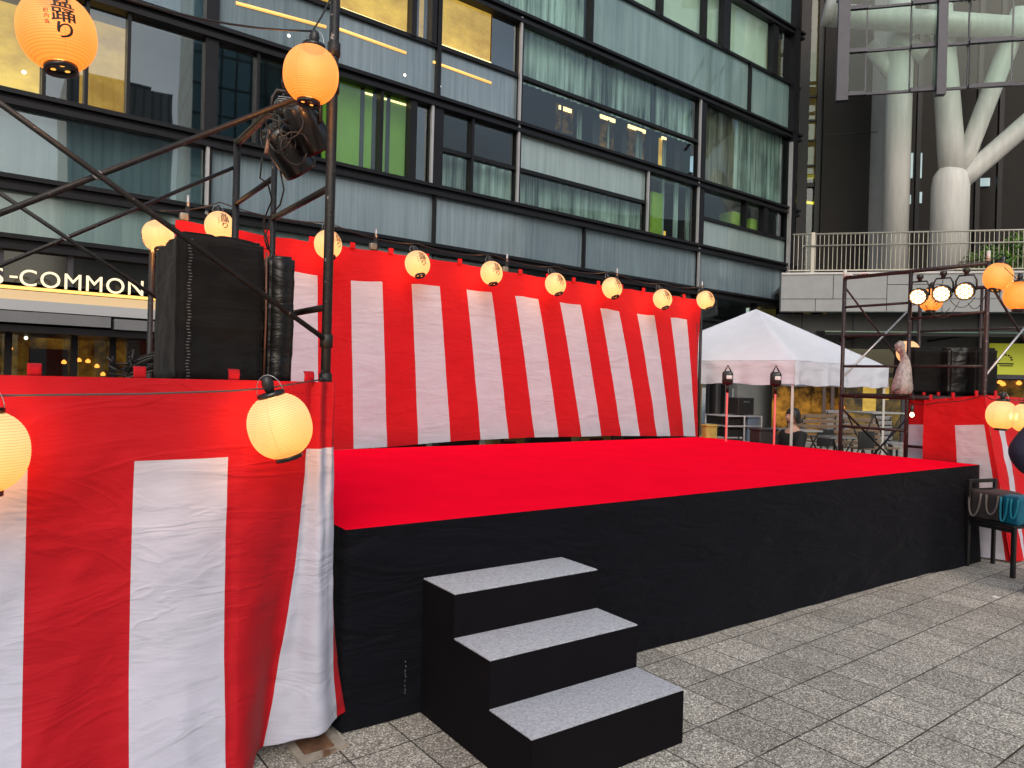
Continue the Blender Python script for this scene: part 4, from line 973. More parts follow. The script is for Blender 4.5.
# shopfront with sign
a, zt = fs(0, 289, -.3)
LB_(SL, 12.0, -.02, .02, 2.9, T5-.08, 'dark_glazing', mat('dark_glazing_panel', (.012, .013, .013), .08, spec=.8))
LB_(SL, 12.0, -.55, .1, 2.60, 2.74, 'sign_fascia', mat('cream_fascia', (.62, .47, .28), .5, emit=(1, .6, .25), estr=.12))
LB_(SL, 12.0, -.55, -.5, 2.755, 2.80, 'sign_light_strip', SIGNB)
LB_(SL, 12.0, -.60, .1, 2.44, 2.597, 'fascia', mat('grey_fascia', (.36, .37, .39), .5))
LB_(SL, 1.35, -.68, .1, 2.255, 2.42, 'canopy_edge', GREYWALL); LB_(1.40, 12.0, -.68, .1, 2.235, 2.40, 'canopy_edge', GREYWALL)
LB_(SL, 12.0, -.6, 1.5, 2.12, 2.22, 'canopy_soffit', FRAME)
for u in (0, 70):
    s, z = fs(u, 270); LB_(s-.04, s+.04, -.06, -.021, 2.9, T5, 'glazing_bar', FRAME2)
sgn = thing('shop_sign', (0, 0, 0), None, None); sgn.parent = gb
b = MB(); b.bm.free(); b.bm = text_bm('COMMON', .365, .0, depth=.012, align='LEFT', spacing=1.1)
x0, _ = fs(19.5, 280, -.53); x1, _ = fs(143, 298, -.53)
xs = [v.co.x for v in b.bm.verts]; w_ = max(xs)-min(xs); mn = min(xs)
ys = [v.co.y for v in b.bm.verts]; h_ = max(ys)-min(ys); mny = min(ys)
for v in b.bm.verts: v.co = Vector((x0+(v.co.x-mn)/w_*(x1-x0), -.53+v.co.z, 2.81+(v.co.y-mny)/h_*.245))
lp(b, 'lettering', SIGNW, sgn)
b = MB(); b.bm.free(); b.bm = text_bm('S', .365, .0, depth=.012, align='RIGHT')
mx_ = max(v.co.x for v in b.bm.verts); mny = min(v.co.y for v in b.bm.verts); xe, _ = fs(3, 290, -.53)
for v in b.bm.verts: v.co = Vector((xe+(v.co.x-mx_), -.53+v.co.z, 2.81+(v.co.y-mny)*.93))
lp(b, 'lettering', SIGNW, sgn)
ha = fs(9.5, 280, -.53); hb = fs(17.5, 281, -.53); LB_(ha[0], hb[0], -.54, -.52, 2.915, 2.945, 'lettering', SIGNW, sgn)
# cafe behind the left curtain
LB_(SL, 12.0, 2.4, 2.45, 0, 2.2, 'cafe_wall', ROOMO); 
LB_(.55, 1.15, 2.3, 2.38, 0, 1.95, 'cafe_screen', ROOMD); LB_(1.95, 2.6, 1.2, 1.3, 0, 2.15, 'cafe_pillar', mat('dark_oak', (.05, .028, .015), .5)); LB_(2.7, 4.4, 2.2, 2.3, 0, 2.2, 'cafe_wall', GREYWALL)
for s in (.08, .95, 1.5, 2.75, 4.2, 6.5, 9): LB_(s-.045, s+.045, -.05, .05, 0, 2.15, 'shopfront_bar', FRAME)
for a, c in ((SL, .08), (.08, .95), (.95, 1.5), (1.5, 2.75), (2.75, 4.2), (4.2, 6.5), (6.5, 9)):
    b = MB(); b.box(((a+c)/2, .006, 1.08), (c-a-.1, .012, 2.1)); lp(b, 'shop_window', GLASS)
for u, v in ((10, 348), (64, 362), (79, 360), (88, 361), (97, 366), (103, 374)):
    s, z = fs(u, v, 1.5); b = MB(); b.lathe([(.0001, -.035), (.035, -.03), (.042, 0), (.015, .035), (.0001, .04)], 14, Matrix.Translation((s, 1.5, z)), cap=False); lp(b, 'pendant_lamp', LAMPO); b = MB(); b.tube([(s, 1.5, z+.04), (s, 1.5, 2.15)], .003, 5); lp(b, 'pendant_cord', CABLE)
s, z = fs(26, 338, 1.2); b = MB(); b.lathe([(.0001, 0), (.03, 0)], 10, Matrix.Translation((s, 1.2, z)) @ Matrix.Rotation(rad(90), 4, 'X'), cap=False); lp(b, 'downlight', LAMPWH)
b = MB(); b.tube([fs(100, 362, 1)[:1]+(1.0, 1.15), (3.3, 1.0, 2.0)], .025, 6); b.tube([(1.9, 1.0, 1.0), (3.3, 1.0, 1.85)], .02, 6); lp(b, 'stair_rail', FRAME)
# ground floor right part (behind the tent)
LB_(12.0, SR, .5, .55, 2.2, T5, 'dark_glazing', MATS['dark_glazing_panel'])
LB_(12.0, SR+.1, -.25, .5, 3.3, 3.42, 'canopy_edge', FRAME)
LB_(12.0, 17.2, 1.0, 1.1, 0, 2.2, 'ground_wall', ROOMD); LB_(17.2, 18.2, .6, .7, 0, 3, 'ground_wall', mat('ochre_dim_wall', (.12, .085, .03), .8, 0, .3, 2))
LB_(18.4, 19.7, .5, .6, 0, 3.2, 'ground_wall', mat('slate_panel', (.06, .065, .075), .5, 0, .2, 2)); LB_(19.75, SR+.3, .35, .5, 0, 3.2, 'ground_wall', mat('ribbed_grey_panel', (.15, .16, .165), .5, 0, .1, 3))
for s in (17.25, 18.3, 18.9): LB_(s-.07, s+.07, .2, .34, 0, 3.25, 'ground_post', FRAME)

# a real, simple street scene behind the viewer: towers that the glass reflects
def tower(name, cx, cy, w, d, h, base, grid, label, gx=1.5, gz=3.4, rot=0):
    m_, N, L, P = newmat(name+'_facade'); tc = N.new('ShaderNodeTexCoord'); br = N.new('ShaderNodeTexBrick'); br.offset = 0
    sp2 = N.new('ShaderNodeSeparateXYZ'); L.new(tc.outputs['Object'], sp2.inputs[0]); ad = N.new('ShaderNodeMath'); L.new(sp2.outputs[0], ad.inputs[0]); L.new(sp2.outputs[1], ad.inputs[1])
    cb = N.new('ShaderNodeCombineXYZ'); L.new(ad.outputs[0], cb.inputs[0]); L.new(sp2.outputs[2], cb.inputs[1]); L.new(cb.outputs[0], br.inputs[0])
    br.inputs['Scale'].default_value = 1; br.inputs['Brick Width'].default_value = gx; br.inputs['Row Height'].default_value = gz; br.inputs['Mortar Size'].default_value = .14
    br.inputs['Color1'].default_value = (*base, 1); br.inputs['Color2'].default_value = (*[q*.7 for q in base], 1); br.inputs['Mortar'].default_value = (*grid, 1)
    L.new(br.outputs[0], P.inputs['Base Color']); P.inputs['Roughness'].default_value = .35
    b = MB(); b.box((cx, cy, h/2), (w, d, h), rz=rot)
    t = thing(name, (cx, cy, 0), label, 'building'); b.build('tower_body', m_, t)
    b = MB(); b.box((cx, cy, h+.6), (w*.6, d*.6, 1.2), rz=rot); b.build('roof_plant', GREYWALL, t)
tower('glass_tower', 33, -58, 15, 15, 75, (.20, .38, .42), (.02, .03, .03), 'tall teal glass tower with dark grid, seen reflected in the office windows', 1.8, 3.2, rad(12))
tower('ribbed_tower', 17.5, -56, 9, 12, 29, (.36, .36, .35), (.16, .16, .16), 'lower grey ribbed building, seen reflected in the office windows', .9, 60, rad(6))
tower('beige_block', -6, -52, 20, 12, 19, (.34, .31, .25), (.12, .115, .1), 'beige office block opposite the plaza, seen reflected in the office windows', 4.5, 3.1, rad(-4))
tower('pale_block', 84, -50, 26, 20, 26, (.30, .31, .30), (.1, .1, .1), 'pale low office block opposite, reflected in the windows at the corner', 3, 3.3, rad(30))

# ------------------------------------------------------------------ columned building on the right with terrace
Fh = Vector((CF.x, CF.y, 0)).normalized(); Rh = Vector((Fh.y, -Fh.x, 0))
ND = 22.3
OR = W(799, 388, ND); OR.z = 0
er = (Rh*.971-Fh*.238).normalized(); nr = Vector((-er.y, er.x, 0))
rb = thing('columned_building', OR, 'dark stone building with pale branching columns and raised railed terrace on the right', 'building')
rb.rotation_euler = (0, 0, math.atan2(er.y, er.x))
def rs_(u, v, y): p = onplane(u, v, OR+nr*y, nr); return (p-OR).dot(er), p.z
def RBX(a0, a1, y0, y1, z0, z1, name, m, parent=None):
    b = MB(); b.box(((a0+a1)/2, (y0+y1)/2, (z0+z1)/2), (a1-a0, y1-y0, z1-z0)); return lp(b, name, m, parent or rb)
def rbx(u0, u1, y0, y1, vt, vb, name, m, z0=None, z1=None):
    um = (u0+u1)/2; a0 = rs_(u0, (vt+vb)/2, y0)[0]; a1 = rs_(u1, (vt+vb)/2, y0)[0]
    return RBX(a0, a1, y0, y1, z0 if z0 is not None else rs_(um, vb, y0)[1], z1 if z1 is not None else rs_(um, vt, y0)[1], name, m)
ZP0, ZP1 = 3.97, 5.10; AR = 16
RBX(-.6, AR, 0, .4, ZP0, ZP1, 'terrace_parapet', mat('grey_stone_cladding', (.27, .28, .29), .6, 0, .08, 3))
b = MB()   # cladding joints, slightly recessed shadow lines modelled as thin dark strips
for a, z0, z1 in ((0.9, 4.35, ZP1), (.4, ZP0, 4.35), (2.4, ZP0, ZP1), (3.9, ZP0, ZP1), (5.4, 4.35, ZP1), (5.9, ZP0, 4.35), (7.0, ZP0, ZP1), (8.5, ZP0, 4.7), (10, ZP0, ZP1)):
    b.box((a, -.002, (z0+z1)/2), (.018, .006, z1-z0))
for a0, a1, z in ((-.6, 2.4, 4.35), (2.4, 3.9, 4.78), (3.9, 5.4, 4.35), (5.4, 7.0, 4.78), (7, 8.5, 4.7), (8.5, 10, 4.35)): b.box(((a0+a1)/2, -.003, z), (a1-a0, .006, .016))
lp(b, 'cladding_joint', FRAME, rb)
RBX(-.6, AR, -.03, .45, ZP1+.002, ZP1+.06, 'parapet_coping', PALEFR)
RBX(-.6, AR, .4, 9, 4.7, 4.8, 'terrace_floor', CONC)
RAILM = mat('pale_rail_paint', (.40, .38, .33), .4, .3)
rl = thing('terrace_railing', (0, 0, 0), None, None); rl.parent = rb
ZR = 6.36
b = MB(); b.tube([(-.3, .1, ZR), (AR, .1, ZR)], .028, 8); lp(b, 'top_rail', RAILM, rl)
b = MB(); b.tube([(-.0, .02, ZR-.37), (AR, .02, ZR-.37)], .022, 8); b.tube([(0, .02, ZR-.37), (-.02, .02, ZR-.45)], .02, 6); lp(b, 'hand_rail', RAILM, rl)
b = MB(); b.box((AR/2-.2, .1, ZP1+.14), (AR+.4, .03, .035)); lp(b, 'bottom_rail', RAILM, rl)
b = MB()
k = 0; a = -.25
while a < 11.5: b.box((a, .1, (ZP1+.14+ZR)/2), (.015, .02, ZR-ZP1-.16)); a += .125
lp(b, 'balusters', RAILM, rl)
b = MB(); b.box((.3, .1, (ZP1+ZR)/2+.05), (.1, .07, ZR-ZP1)); lp(b, 'rail_post', RAILM, rl)
for a in (3.55, 6.1, 8.7):
    b = MB(); b.box((a, .1, (ZP1+ZR)/2+.02), (.03, .06, ZR-ZP1)); lp(b, 'rail_post', FRAME2, rl)
# dark wall mass and grey flank
rbx(823, 871, 5, 8.5, 0, 260, 'stone_wall', DARKWALL, z0=4.8, z1=26); rbx(870.5, 889, 5.25, 8.5, 0, 260, 'grey_flank', GREYWALL, z0=4.8, z1=26)
a0 = rs_(823, 150, 5)[0]; a1 = rs_(889, 150, 5)[0]
RBX(a0+.01, a1-.4, 4.985, 4.999, 11.0, 11.03, 'wall_joint', FRAME); RBX(a0, AR+6, 10.5, 10.7, 0, 26, 'rear_wall', mat('near_black_glazing', (.008, .007, .009), .2, spec=.3))
RBX(a1-.1, AR+6, 9.4, 9.6, 6, 26, 'rear_panel', DARKWALL)
for u in (905, 918, 978, 1000): 
    a = rs_(u, 150, 8.5)[0]; RBX(a-.08, a+.08, 8.4, 8.6, 4.8, 26, 'rear_mullion', FRAME)
for (u0, u1, v0, v1) in ((908, 913, 153, 178), (917, 922, 153, 178), (908, 911, 195, 204), (918, 922, 192, 203), (980, 990, 178, 186)):
    rbx(u0, u1, 9.3, 9.35, v0, v1, 'lit_window', mat('pale_blue_window', (.3, .4, .42), .4, emit=(.45, .62, .66), estr=.35))
RBX(-4, AR+6, 4, 12, 26, 26.3, 'roof', DARKWALL)
# round column and branching column
def rtube(pts, rads, name, y, parent=None, seg=28, m=COLUMN):
    P = []; 
    for (u, v) in pts: a, z = rs_(u, v, y); P.append(Vector((a, y, z)))
    b = MB(); b.tube(P, rads, seg); return lp(b, name, m, parent or rb)
a, _ = rs_(897.5, 150, 2.8); d_ = (OR+er*a+nr*2.8-EYEV).dot(Fh); rr = 12*d_/FPX
b = MB(); b.lathe([(rr, 4.8), (rr, 16.4)], 36, Matrix.Translation((a, 2.8, 0))); lp(b, 'round_column', COLUMN, rb)
a, _ = rs_(950, 200, 2.6); d_ = (OR+er*a+nr*2.6-EYEV).dot(Fh); q = d_/FPX
zt_ = rs_(950, 176, 2.6)[1]
tc_ = thing('branching_column', (0, 0, 0), None, None); tc_.parent = rb
b = MB(); b.lathe([(17*q, 4.8), (17*q, zt_-.35), (15.5*q, zt_), (10*q, zt_+.3)], 36, Matrix.Translation((a, 2.6, 0))); lp(b, 'column_base', COLUMN, tc_)
def branch(u0, v0, u1, v1, w0, w1, y0=2.6, y1=2.6):
    p = rs_(u0, v0, y0); r2 = rs_(u1, v1, y1); b = MB(); n = 6
    P = [Vector((p[0], y0, p[1])).lerp(Vector((r2[0], y1, r2[1])), k/n) for k in range(n+1)]
    b.tube(P, [w0*q/2+(w1-w0)*q/2*k/n for k in range(n+1)], 26); lp(b, 'branch', COLUMN, tc_)
branch(953, 178, 936, -60, 25, 19); branch(957, 180, 1022, 10, 17, 18, 2.6, 2.2); branch(955, 186, 1062, 93, 19, 19, 2.6, 2.4)
for v in (127, 150):
    pass
b = MB()   # horizontal white tube with end plate, and diagonals behind the glass screen
rtube([(831, 15), (1060, 32)], 11*q, 'cross_tube', 2.0)
rtube([(824, 12), (833, 12.5)], 13.5*q, 'tube_end', 2.0, seg=14)
rtube([(905, 90), (870, 45)], 8*q, 'diagonal_tube', 2.9); rtube([(935, 10), (1000, -40)], 8*q, 'diagonal_tube', 2.9); rtube([(895, 38), (925, 55)], 9*q, 'diagonal_tube', 2.6)
# glass screen hung in front
def scr(u, v): return rs_(u, v, .9)
sc_ = thing('glass_screen', (0, 0, 0), None, None); sc_.parent = rb
zs0 = scr(870, 94)[1]; zs1 = scr(870, 51)[1]; zs2 = scr(870, 8)[1]; zs3 = zs2+(zs2-zs1); zs4 = zs3+zs2-zs1
aL = scr(844, 60)[0]; aM = scr(935, 60)[0]; aR = aM+(aM-aL)*1.6
for z0, z1 in ((zs0, zs1), (zs1, zs2), (zs2, zs3), (zs3, zs4)):
    cuts = [aL, scr(866, 60)[0], scr(910, 60)[0], aM, scr(968, 60)[0], scr(1012, 60)[0], aR]
    for k, (x0, x1) in enumerate(zip(cuts, cuts[1:])):
        yy = .9 if k % 2 else .82
        b = MB(); b.box(((x0+x1)/2, yy, (z0+z1)/2), (x1-x0-.04, .015, z1-z0-.05)); lp(b, 'glass_pane', GLASSG, sc_)
        b = MB(); b.box(((x0+x1)/2, yy-.01, z0), (x1-x0, .1 if k % 2 else .14, .07 if k % 2 else .12)); lp(b, 'screen_rail', FRAME2, sc_)
for u, w in ((838, .34), (935.5, .26)):
    a, _ = scr(u, 60); b = MB(); b.box((a+.1, .7, (zs0+zs4)/2-.1), (w, .22, zs4-zs0+.3)); lp(b, 'screen_fin', FRAME2, sc_)
for u in (866, 910, 968, 1012):
    a, _ = scr(u, 60); b = MB(); b.box((a, .9, (zs0+zs4)/2), (.035, .06, zs4-zs0)); lp(b, 'screen_bar', FRAME2, sc_)
# glazed link between the two buildings
lk = thing('glazed_link', (0, 0, 0), None, None); lk.parent = rb
a0, a1 = rs_(770, 150, 5.4)[0], rs_(822, 150, 5.4)[0]
b = MB(); b.box(((a0+a1)/2, 6.6, 13), (a1-a0+1, .1, 26)); lp(b, 'glow_wall', mat('ochre_link_wall', (.16, .10, .03), .8, 0, .35, .8, emit=(.5, .3, .08), estr=.10), lk)  # warm interior light is built into the wall as weak emission
b = MB(); b.box(((a0+a1)/2, 5.4, 13), (a1-a0, .02, 26)); lp(b, 'glass_pane', GLASS, lk)
for u, w in ((802.5, .35), (821, .4), (794, .06)):
    a, _ = rs_(u, 150, 5.3); b = MB(); b.box((a, 5.25, 13), (w, .2, 26)); lp(b, 'link_mullion', FRAME, lk)
for v0, v1 in ((183, 187), (96, 98), (120, 122), (140, 141.5), (165, 166.5)):
    z0, z1 = rs_(808, v1, 5.3)[1], rs_(808, v0, 5.3)[1]; b = MB(); b.box(((a0+a1)/2, 5.3, (z0+z1)/2), (a1-a0, .1, z1-z0)); lp(b, 'link_transom', FRAME, lk)
z0 = rs_(808, 200, 6)[1]; b = MB(); b.tube([((a0+a1)/2-2, 6, z0+.3), ((a0+a1)/2+2.2, 6, z0-.35)], .05, 6); lp(b, 'light_strip', mat('yellow_strip', (1, .8, .1), emit=(1, .72, .03), estr=1.1), lk)
b = MB(); b.box(((a0+a1)/2, 6.3, z0+.5), (4.2, .05, 1.1)); lp(b, 'glow_soffit', mat('yellow_soffit', (.4, .32, .05), .7, emit=(.6, .45, .04), estr=.35), lk)  # soffit brightness is its own emission, no lamp lights it
b = MB(); b.box(((a0+a1)/2, 6.2, 3.5+4), (5, .1, 4.4)); lp(b, 'dark_room', ROOMD, lk)
# under the terrace: recess, glass awning, cafe front
RBX(-.6, AR, .9, 1.1, 2.9, ZP0, 'recess_wall', mat('recess_panel', (.045, .045, .048), .5, 0, .2, 2))
for a in (.2, 1.7, 3.4, 5.2, 7, 9): RBX(a-.03, a+.03, .84, .9, 2.9, ZP0, 'recess_bar', FRAME2)
aw = MB(); aw.hexa([Vector(v) for v in ((.6, -.6, 3.30), (AR, -.6, 3.30), (AR, .9, 3.42), (.6, .9, 3.42), (.6, -.6, 3.33), (AR, -.6, 3.33), (AR, .9, 3.45), (.6, .9, 3.45))]); lp(aw, 'glass_awning', mat('green_awning_glass', (.09, .17, .13), .15, spec=.8), rb)
RBX(.6, AR, -.64, -.58, 3.2, 3.29, 'awning_edge', FRAME)
for a in (1.3, 3.8, 6.3, 8.8):
    b = MB(); b.tube([(a, .9, 3.15), (a+.9, -.5, 3.28)], .03, 6); lp(b, 'awning_arm', FRAME, rb)
RBX(-.6, AR, 1.6, 1.7, 0, 3.2, 'cafe_wall', ROOMO)
for a in (.9, 1.15, 1.45, 3.2, 5.0, 6.8, 8.6): RBX(a-.05, a+.05, 1.0, 1.1, 0, 3.0, 'window_bar', FRAME2 if a > 2 else mat('brown_bar', (.07, .045, .045), .5))
RBX(-.6, AR, 1.0, 1.1, 2.0, 2.16, 'window_head', FRAME)
for a, c in ((1.5, 3.2), (3.2, 5.0), (5.0, 6.8), (6.8, 8.6), (8.6, 12)):
    RBX(a+.05, c-.05, 1.04, 1.05, 0, 2.98, 'window', GLASS)
    RBX(a+.05, c-.05, 1.3, 1.34, 2.2, 2.98, 'dark_ceiling', ROOMD)
for u0, u1, v0, v1, m in ((863, 876, 386, 413, ROOMY), (883, 889, 386, 400, ROOMY), (812, 838, 386, 412, ROOMO), (928, 990, 344, 350, mat('teal_strip', (.08, .28, .22), .5, emit=(.1, .4, .3), estr=.25))):
    rbx(u0, u1, 1.5, 1.55, v0, v1, 'glow_panel', m)
for u, v in ((842, 407), (1003, 384), (1019, 383), (1000, 382)):
    a, z = rs_(u, v, 1.45); b = MB(); b.lathe([(.0001, -.07), (.07, -.04), (.08, 0), (.03, .07), (.0001, .075)], 12, Matrix.Translation((a, 1.45, z)), cap=False); lp(b, 'pendant_lamp', LAMPO, rb)
# yellow-green notice board
a, z = rs_(1003, 359, .3); w_ = rs_(1035, 359, .3)[0]-rs_(976, 359, .3)[0]; h_ = rs_(1000, 343, .3)[1]-rs_(1000, 374, .3)[1]
yb = OR+er*(a+.4)+nr*.3
ps = thing('notice_board', (0, 0, 0), 'yellow-green notice board with small dark writing at the right edge', 'sign'); ps.location = (yb.x, yb.y, z); ps.rotation_euler = rb.rotation_euler
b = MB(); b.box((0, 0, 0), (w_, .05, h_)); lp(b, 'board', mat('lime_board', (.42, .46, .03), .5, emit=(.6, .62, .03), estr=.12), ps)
b = MB(); b.box((0, .0, -h_/2-.07), (w_+.2, .08, .12)); lp(b, 'board_rail', FRAME2, ps)
xk = -w_/2+.42
b = MB()
for k in range(7): an = math.pi*k/6; b.box((xk+.16*math.cos(an), -.03, -.02+.14*math.sin(an)), (.05, .01, .05), mtx=Matrix.Rotation(-an, 4, 'Y'))
b.box((xk, -.03, -.14), (.42, .01, .04))
for q0 in (-.2, ): b.box((xk+.02, -.03, -.2), (.34, .01, .03))
lp(b, 'printed_mark', INK, ps); b = MB(); b.box((xk+.95, -.03, .03), (.34, .01, .035)); b.box((xk+1.0, -.03, -.04), (.24, .01, .025)); lp(b, 'printed_mark', INK, ps)

# terrace shrub
def leaves(name, centre, sx, sy, sz, n, parent, mats, size=.07, seed=1):
    rnd = random.Random(seed); b = MB()
    cl = [(rnd.gauss(0, .45), rnd.gauss(0, .4), rnd.uniform(-.7, .7)) for _ in range(26)]
    for _ in range(n):
        c = rnd.choice(cl); p = Vector(((c[0]+rnd.gauss(0, .17))*sx, (c[1]+rnd.gauss(0, .2))*sy, (c[2]+rnd.gauss(0, .17))*sz))+centre
        d = Vector((rnd.gauss(0, 1), rnd.gauss(0, 1), rnd.gauss(.4, .8))).normalized(); t = d.orthogonal().normalized(); t = Matrix.Rotation(rnd.random()*6, 3, d) @ t; w = d.cross(t); s = size*rnd.uniform(.6, 1.3)
        b.mi = rnd.randrange(len(mats)); b._add([p-t*s, p-w*s*.4+d*s*.1, p+t*s, p+w*s*.4+d*s*.1], [(0, 1, 2, 3)])
    return b.build(name, mats, parent)
LEAFS = [mat('leaf_mid', (.08, .20, .025), .5), mat('leaf_light', (.14, .25, .03), .5), mat('leaf_dark', (.025, .06, .012), .5)]
c = OR+er*rs_(1012, 265, 1.1)[0]+nr*1.1+Vector((0, 0, rs_(1012, 260, 1.1)[1]))
sh = thing('shrub', (c.x, c.y, 4.8), 'bright green leafy shrub growing behind the terrace railing', 'shrub')
leaves('foliage', c, 1.0, .7, .72, 6200, sh, LEAFS, .075)
b = MB()
for k in range(9): b.tube([Vector((c.x, c.y, 4.8)), c+Vector((random.uniform(-.4, .4), random.uniform(-.3, .3), -.1)), c+Vector((random.uniform(-1.2, 1.2), random.uniform(-.6, .6), random.uniform(.1, .6)))], [.03, .02, .006], 6)
b.build('stem', mat('bark', (.08, .055, .035), .9), sh)
c = OR+er*rs_(972, 262, .9)[0]+nr*.9+Vector((0, 0, rs_(972, 264, .9)[1])); sh = thing('shrub', (c.x, c.y, 4.8), 'small thin shrub left of the big one on the terrace', 'shrub'); leaves('foliage', c, .7, .4, .4, 700, sh, LEAFS, .055, 4)
b = MB(); b.tube([(c.x, c.y, 4.8), c], .015, 6); b.build('stem', MATS['bark'], sh)

# ------------------------------------------------------------------ tent
def LD(lat, d, z=0): return Rh*lat+Fh*d+Vector((0, 0, z))
C0 = LD(3.71, 9.5); dR = (Rh*2.2+Fh*1.85); dL = (Rh*-1.9+Fh*2.2); 
corn = [C0, C0+dR, C0+dR+dL, C0+dL]; cen = (C0+corn[2])/2
tt = thing('canopy_tent', C0, 'white pop-up canopy tent standing behind the right end of the stage', 'tent')
ZE, ZB, ZPK = 1.965, 1.642, 2.84
b = MB(); n = 18
for k in range(4):
    A, B = corn[k], corn[(k+1) % 4]
    def roof(i, j):
        t = j/n; p = A.lerp(B, i/n).lerp(cen, t); z = ZE+(ZPK-ZE)*t
        sag = -.05*math.sin(t*math.pi)*math.sin(i/n*math.pi); return Vector((p.x, p.y, z+sag+.006*nz(p.x*3, p.y*3, z*3)))
    b.grid(roof, n, n-0)
bmesh.ops.remove_doubles(b.bm, verts=b.bm.verts[:], dist=.001); b.build('roof_canopy', TENTW, tt)
for k in range(4):
    A, B = corn[k], corn[(k+1) % 4]; nn = (B-A).cross(Vector((0, 0, 1))).normalized(); b = MB()
    def val(i, j):
        t = j/10; p = A.lerp(B, i/60)
        w = .02*t*math.sin(i*.5+nz(i*.1, k)*5)+.012*nz(i*.2, t*3, k)
        return Vector((p.x, p.y, ZE-.004-(ZE-ZB)*t+.012*t*math.sin(i*.35)))+nn*(w+.004)
    b.grid(val, 60, 10); b.build('valance', TENTW, tt)
for k in range(4):
    p = corn[k]+(cen-corn[k]).normalized()*.06
    b = MB(); b.box((p.x, p.y, .99), (.032, .032, 1.94), rz=.5); b.build('leg', mat('tent_pole_white', (.62, .60, .56), .4, .2), tt)
    b = MB(); b.box((p.x, p.y, .01), (.1, .1, .012), rz=.5); b.build('foot_plate', STEEL, tt)
for k in range(4):
    A = corn[k]+(cen-corn[k]).normalized()*.06; B = corn[(k+1) % 4]+(cen-corn[(k+1) % 4]).normalized()*.06; M_ = (A+B)/2
    b = MB()
    for p, q2, z0, z1 in ((A, M_, 1.9, 1.7), (A, M_, 1.7, 1.9), (M_, B, 1.9, 1.7), (M_, B, 1.7, 1.9)): b.tube([(p.x, p.y, z0), (q2.x, q2.y, z1)], .010, 6)
    b.build('truss', MATS['tent_pole_white'], tt)

# ------------------------------------------------------------------ things behind the stage
def light_stand(u, vt, vb, d, label):
    p = W(u, vb, d); top = W(u, vt, d); base = Vector((p.x, p.y, 0)); t = thing('lamp_stand', base, label, 'light stand', 'thin lamp stands with painted-on red light behind the stage')
    m = mat('red_light_tint', (.6, .08, .08), .4, emit=(.9, .12, .12), estr=.15)  # red light falling on the tube is put into its colour and glow
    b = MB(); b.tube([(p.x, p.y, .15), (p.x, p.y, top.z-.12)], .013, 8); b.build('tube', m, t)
    b = MB()
    for k in range(3): a = 2.1*k+.3; b.tube([(p.x, p.y, .35), (p.x+.35*math.cos(a), p.y+.35*math.sin(a), .02)], .01, 6)
    b.build('tripod_leg', BLK, t)
    b = MB(); b.rbox((p.x, p.y, top.z), (.13, .13, .17), .03, rz=.6); b.tube([Vector((p.x, p.y, top.z+.06))-CR*.05, Vector((p.x, p.y, top.z+.16)), Vector((p.x, p.y, top.z+.06))+CR*.05], .01, 6); b.tube([(p.x, p.y, top.z-.18), (p.x, p.y, top.z-.06)], .02, 8); b.build('lamp_head', BLKG, t)
    b = MB(); b.rbox(Vector((p.x, p.y, top.z+.01))-Fh*.07, (.07, .012, .045), .004, rz=-.6); b.build('lamp_glass', mat('pale_lens', (.6, .6, .62), .2), t)
light_stand(726, 378, 437, 9.0, 'left one of two thin stands with painted-on red light and a black lamp head beside the tent')
light_stand(774, 379, 440, 8.7, 'right one of two thin stands with painted-on red light and a black lamp head beside the tent')
# rack with shelves and a black box on top
def basis(u, d): p = W(u, 430, d); return Vector((p.x, p.y, 0))
rk0 = basis(733, 10.4); rk = thing('equipment_rack', rk0, 'low grey rack of stacked equipment cases under the tent', 'rack')
er2 = (Rh*.93+Fh*.37).normalized(); ang = math.atan2(er2.y, er2.x)
def rbox2(c, off, size, name, m, parent, z): b = MB(); b.rbox(c+er2*off[0]+Vector((-er2.y, er2.x, 0))*off[1]+Vector((0, 0, z)), size, .01, rz=ang); return b.build(name, m, parent)
for k, z in enumerate((.62, .84, 1.06, 1.20)): rbox2(rk0, (0, 0), (.62, .5, .02), 'shelf', PALEFR, rk, z-.02)
for z in (.72, .94, 1.12): rbox2(rk0, (0, .03), (.56, .4, .11), 'equipment_case', BLK, rk, z)
for sx in (-.3, .0, .3): rbox2(rk0, (sx, -.24), (.025, .025, 1.18), 'rack_post', PALEFR, rk, .6)
for sx in (-.3, .3): rbox2(rk0, (sx, .24), (.025, .025, 1.18), 'rack_post', PALEFR, rk, .6)
bx = rk0+er2*.12; t = thing('black_box', bx+Vector((0, 0, 1.2)), 'black case standing on top of the equipment rack under the tent', 'case'); rbox2(bx, (0, 0), (.28, .25, .24), 'case_body', BLK, t, 1.32); rbox2(bx, (0, -.13), (.1, .02, .03), 'case_handle', GREYPL, t, 1.38)
def crates(u, vt, vb, d, wpx, m, label, cat='crate', name='crate'):
    p = W(u, vb, d); z1 = W(u, vt, d).z; t = thing(name, (p.x, p.y, 0), label, cat); wd = wpx*d/FPX
    b = MB(); b.rbox((p.x, p.y, z1/2), (wd, wd*.7, z1), .015, rz=ang); b.build('crate_body', m, t)
    b = MB(); b.rbox((p.x, p.y, z1+.008), (wd+.02, wd*.7+.02, .03), .01, rz=ang); b.build('lid', m, t)
    b = MB(); b.rbox(Vector((p.x, p.y, z1*.8))-Vector((-er2.y, er2.x, 0))*wd*.36, (wd*.4, .02, .04), .005, rz=ang); b.build('handle', BLK, t)
crates(750, 418, 442, 10.3, 13, mat('blue_grey_case', (.09, .12, .17), .5), 'blue-grey storage case right of the equipment rack', 'case', 'storage_case')
crates(709, 426, 442, 9.6, 13, mat('yellow_box', (.36, .27, .06), .6, 0, .2, 9), 'dull yellow box on the ground beside the end of the back curtain', 'box', 'storage_box')
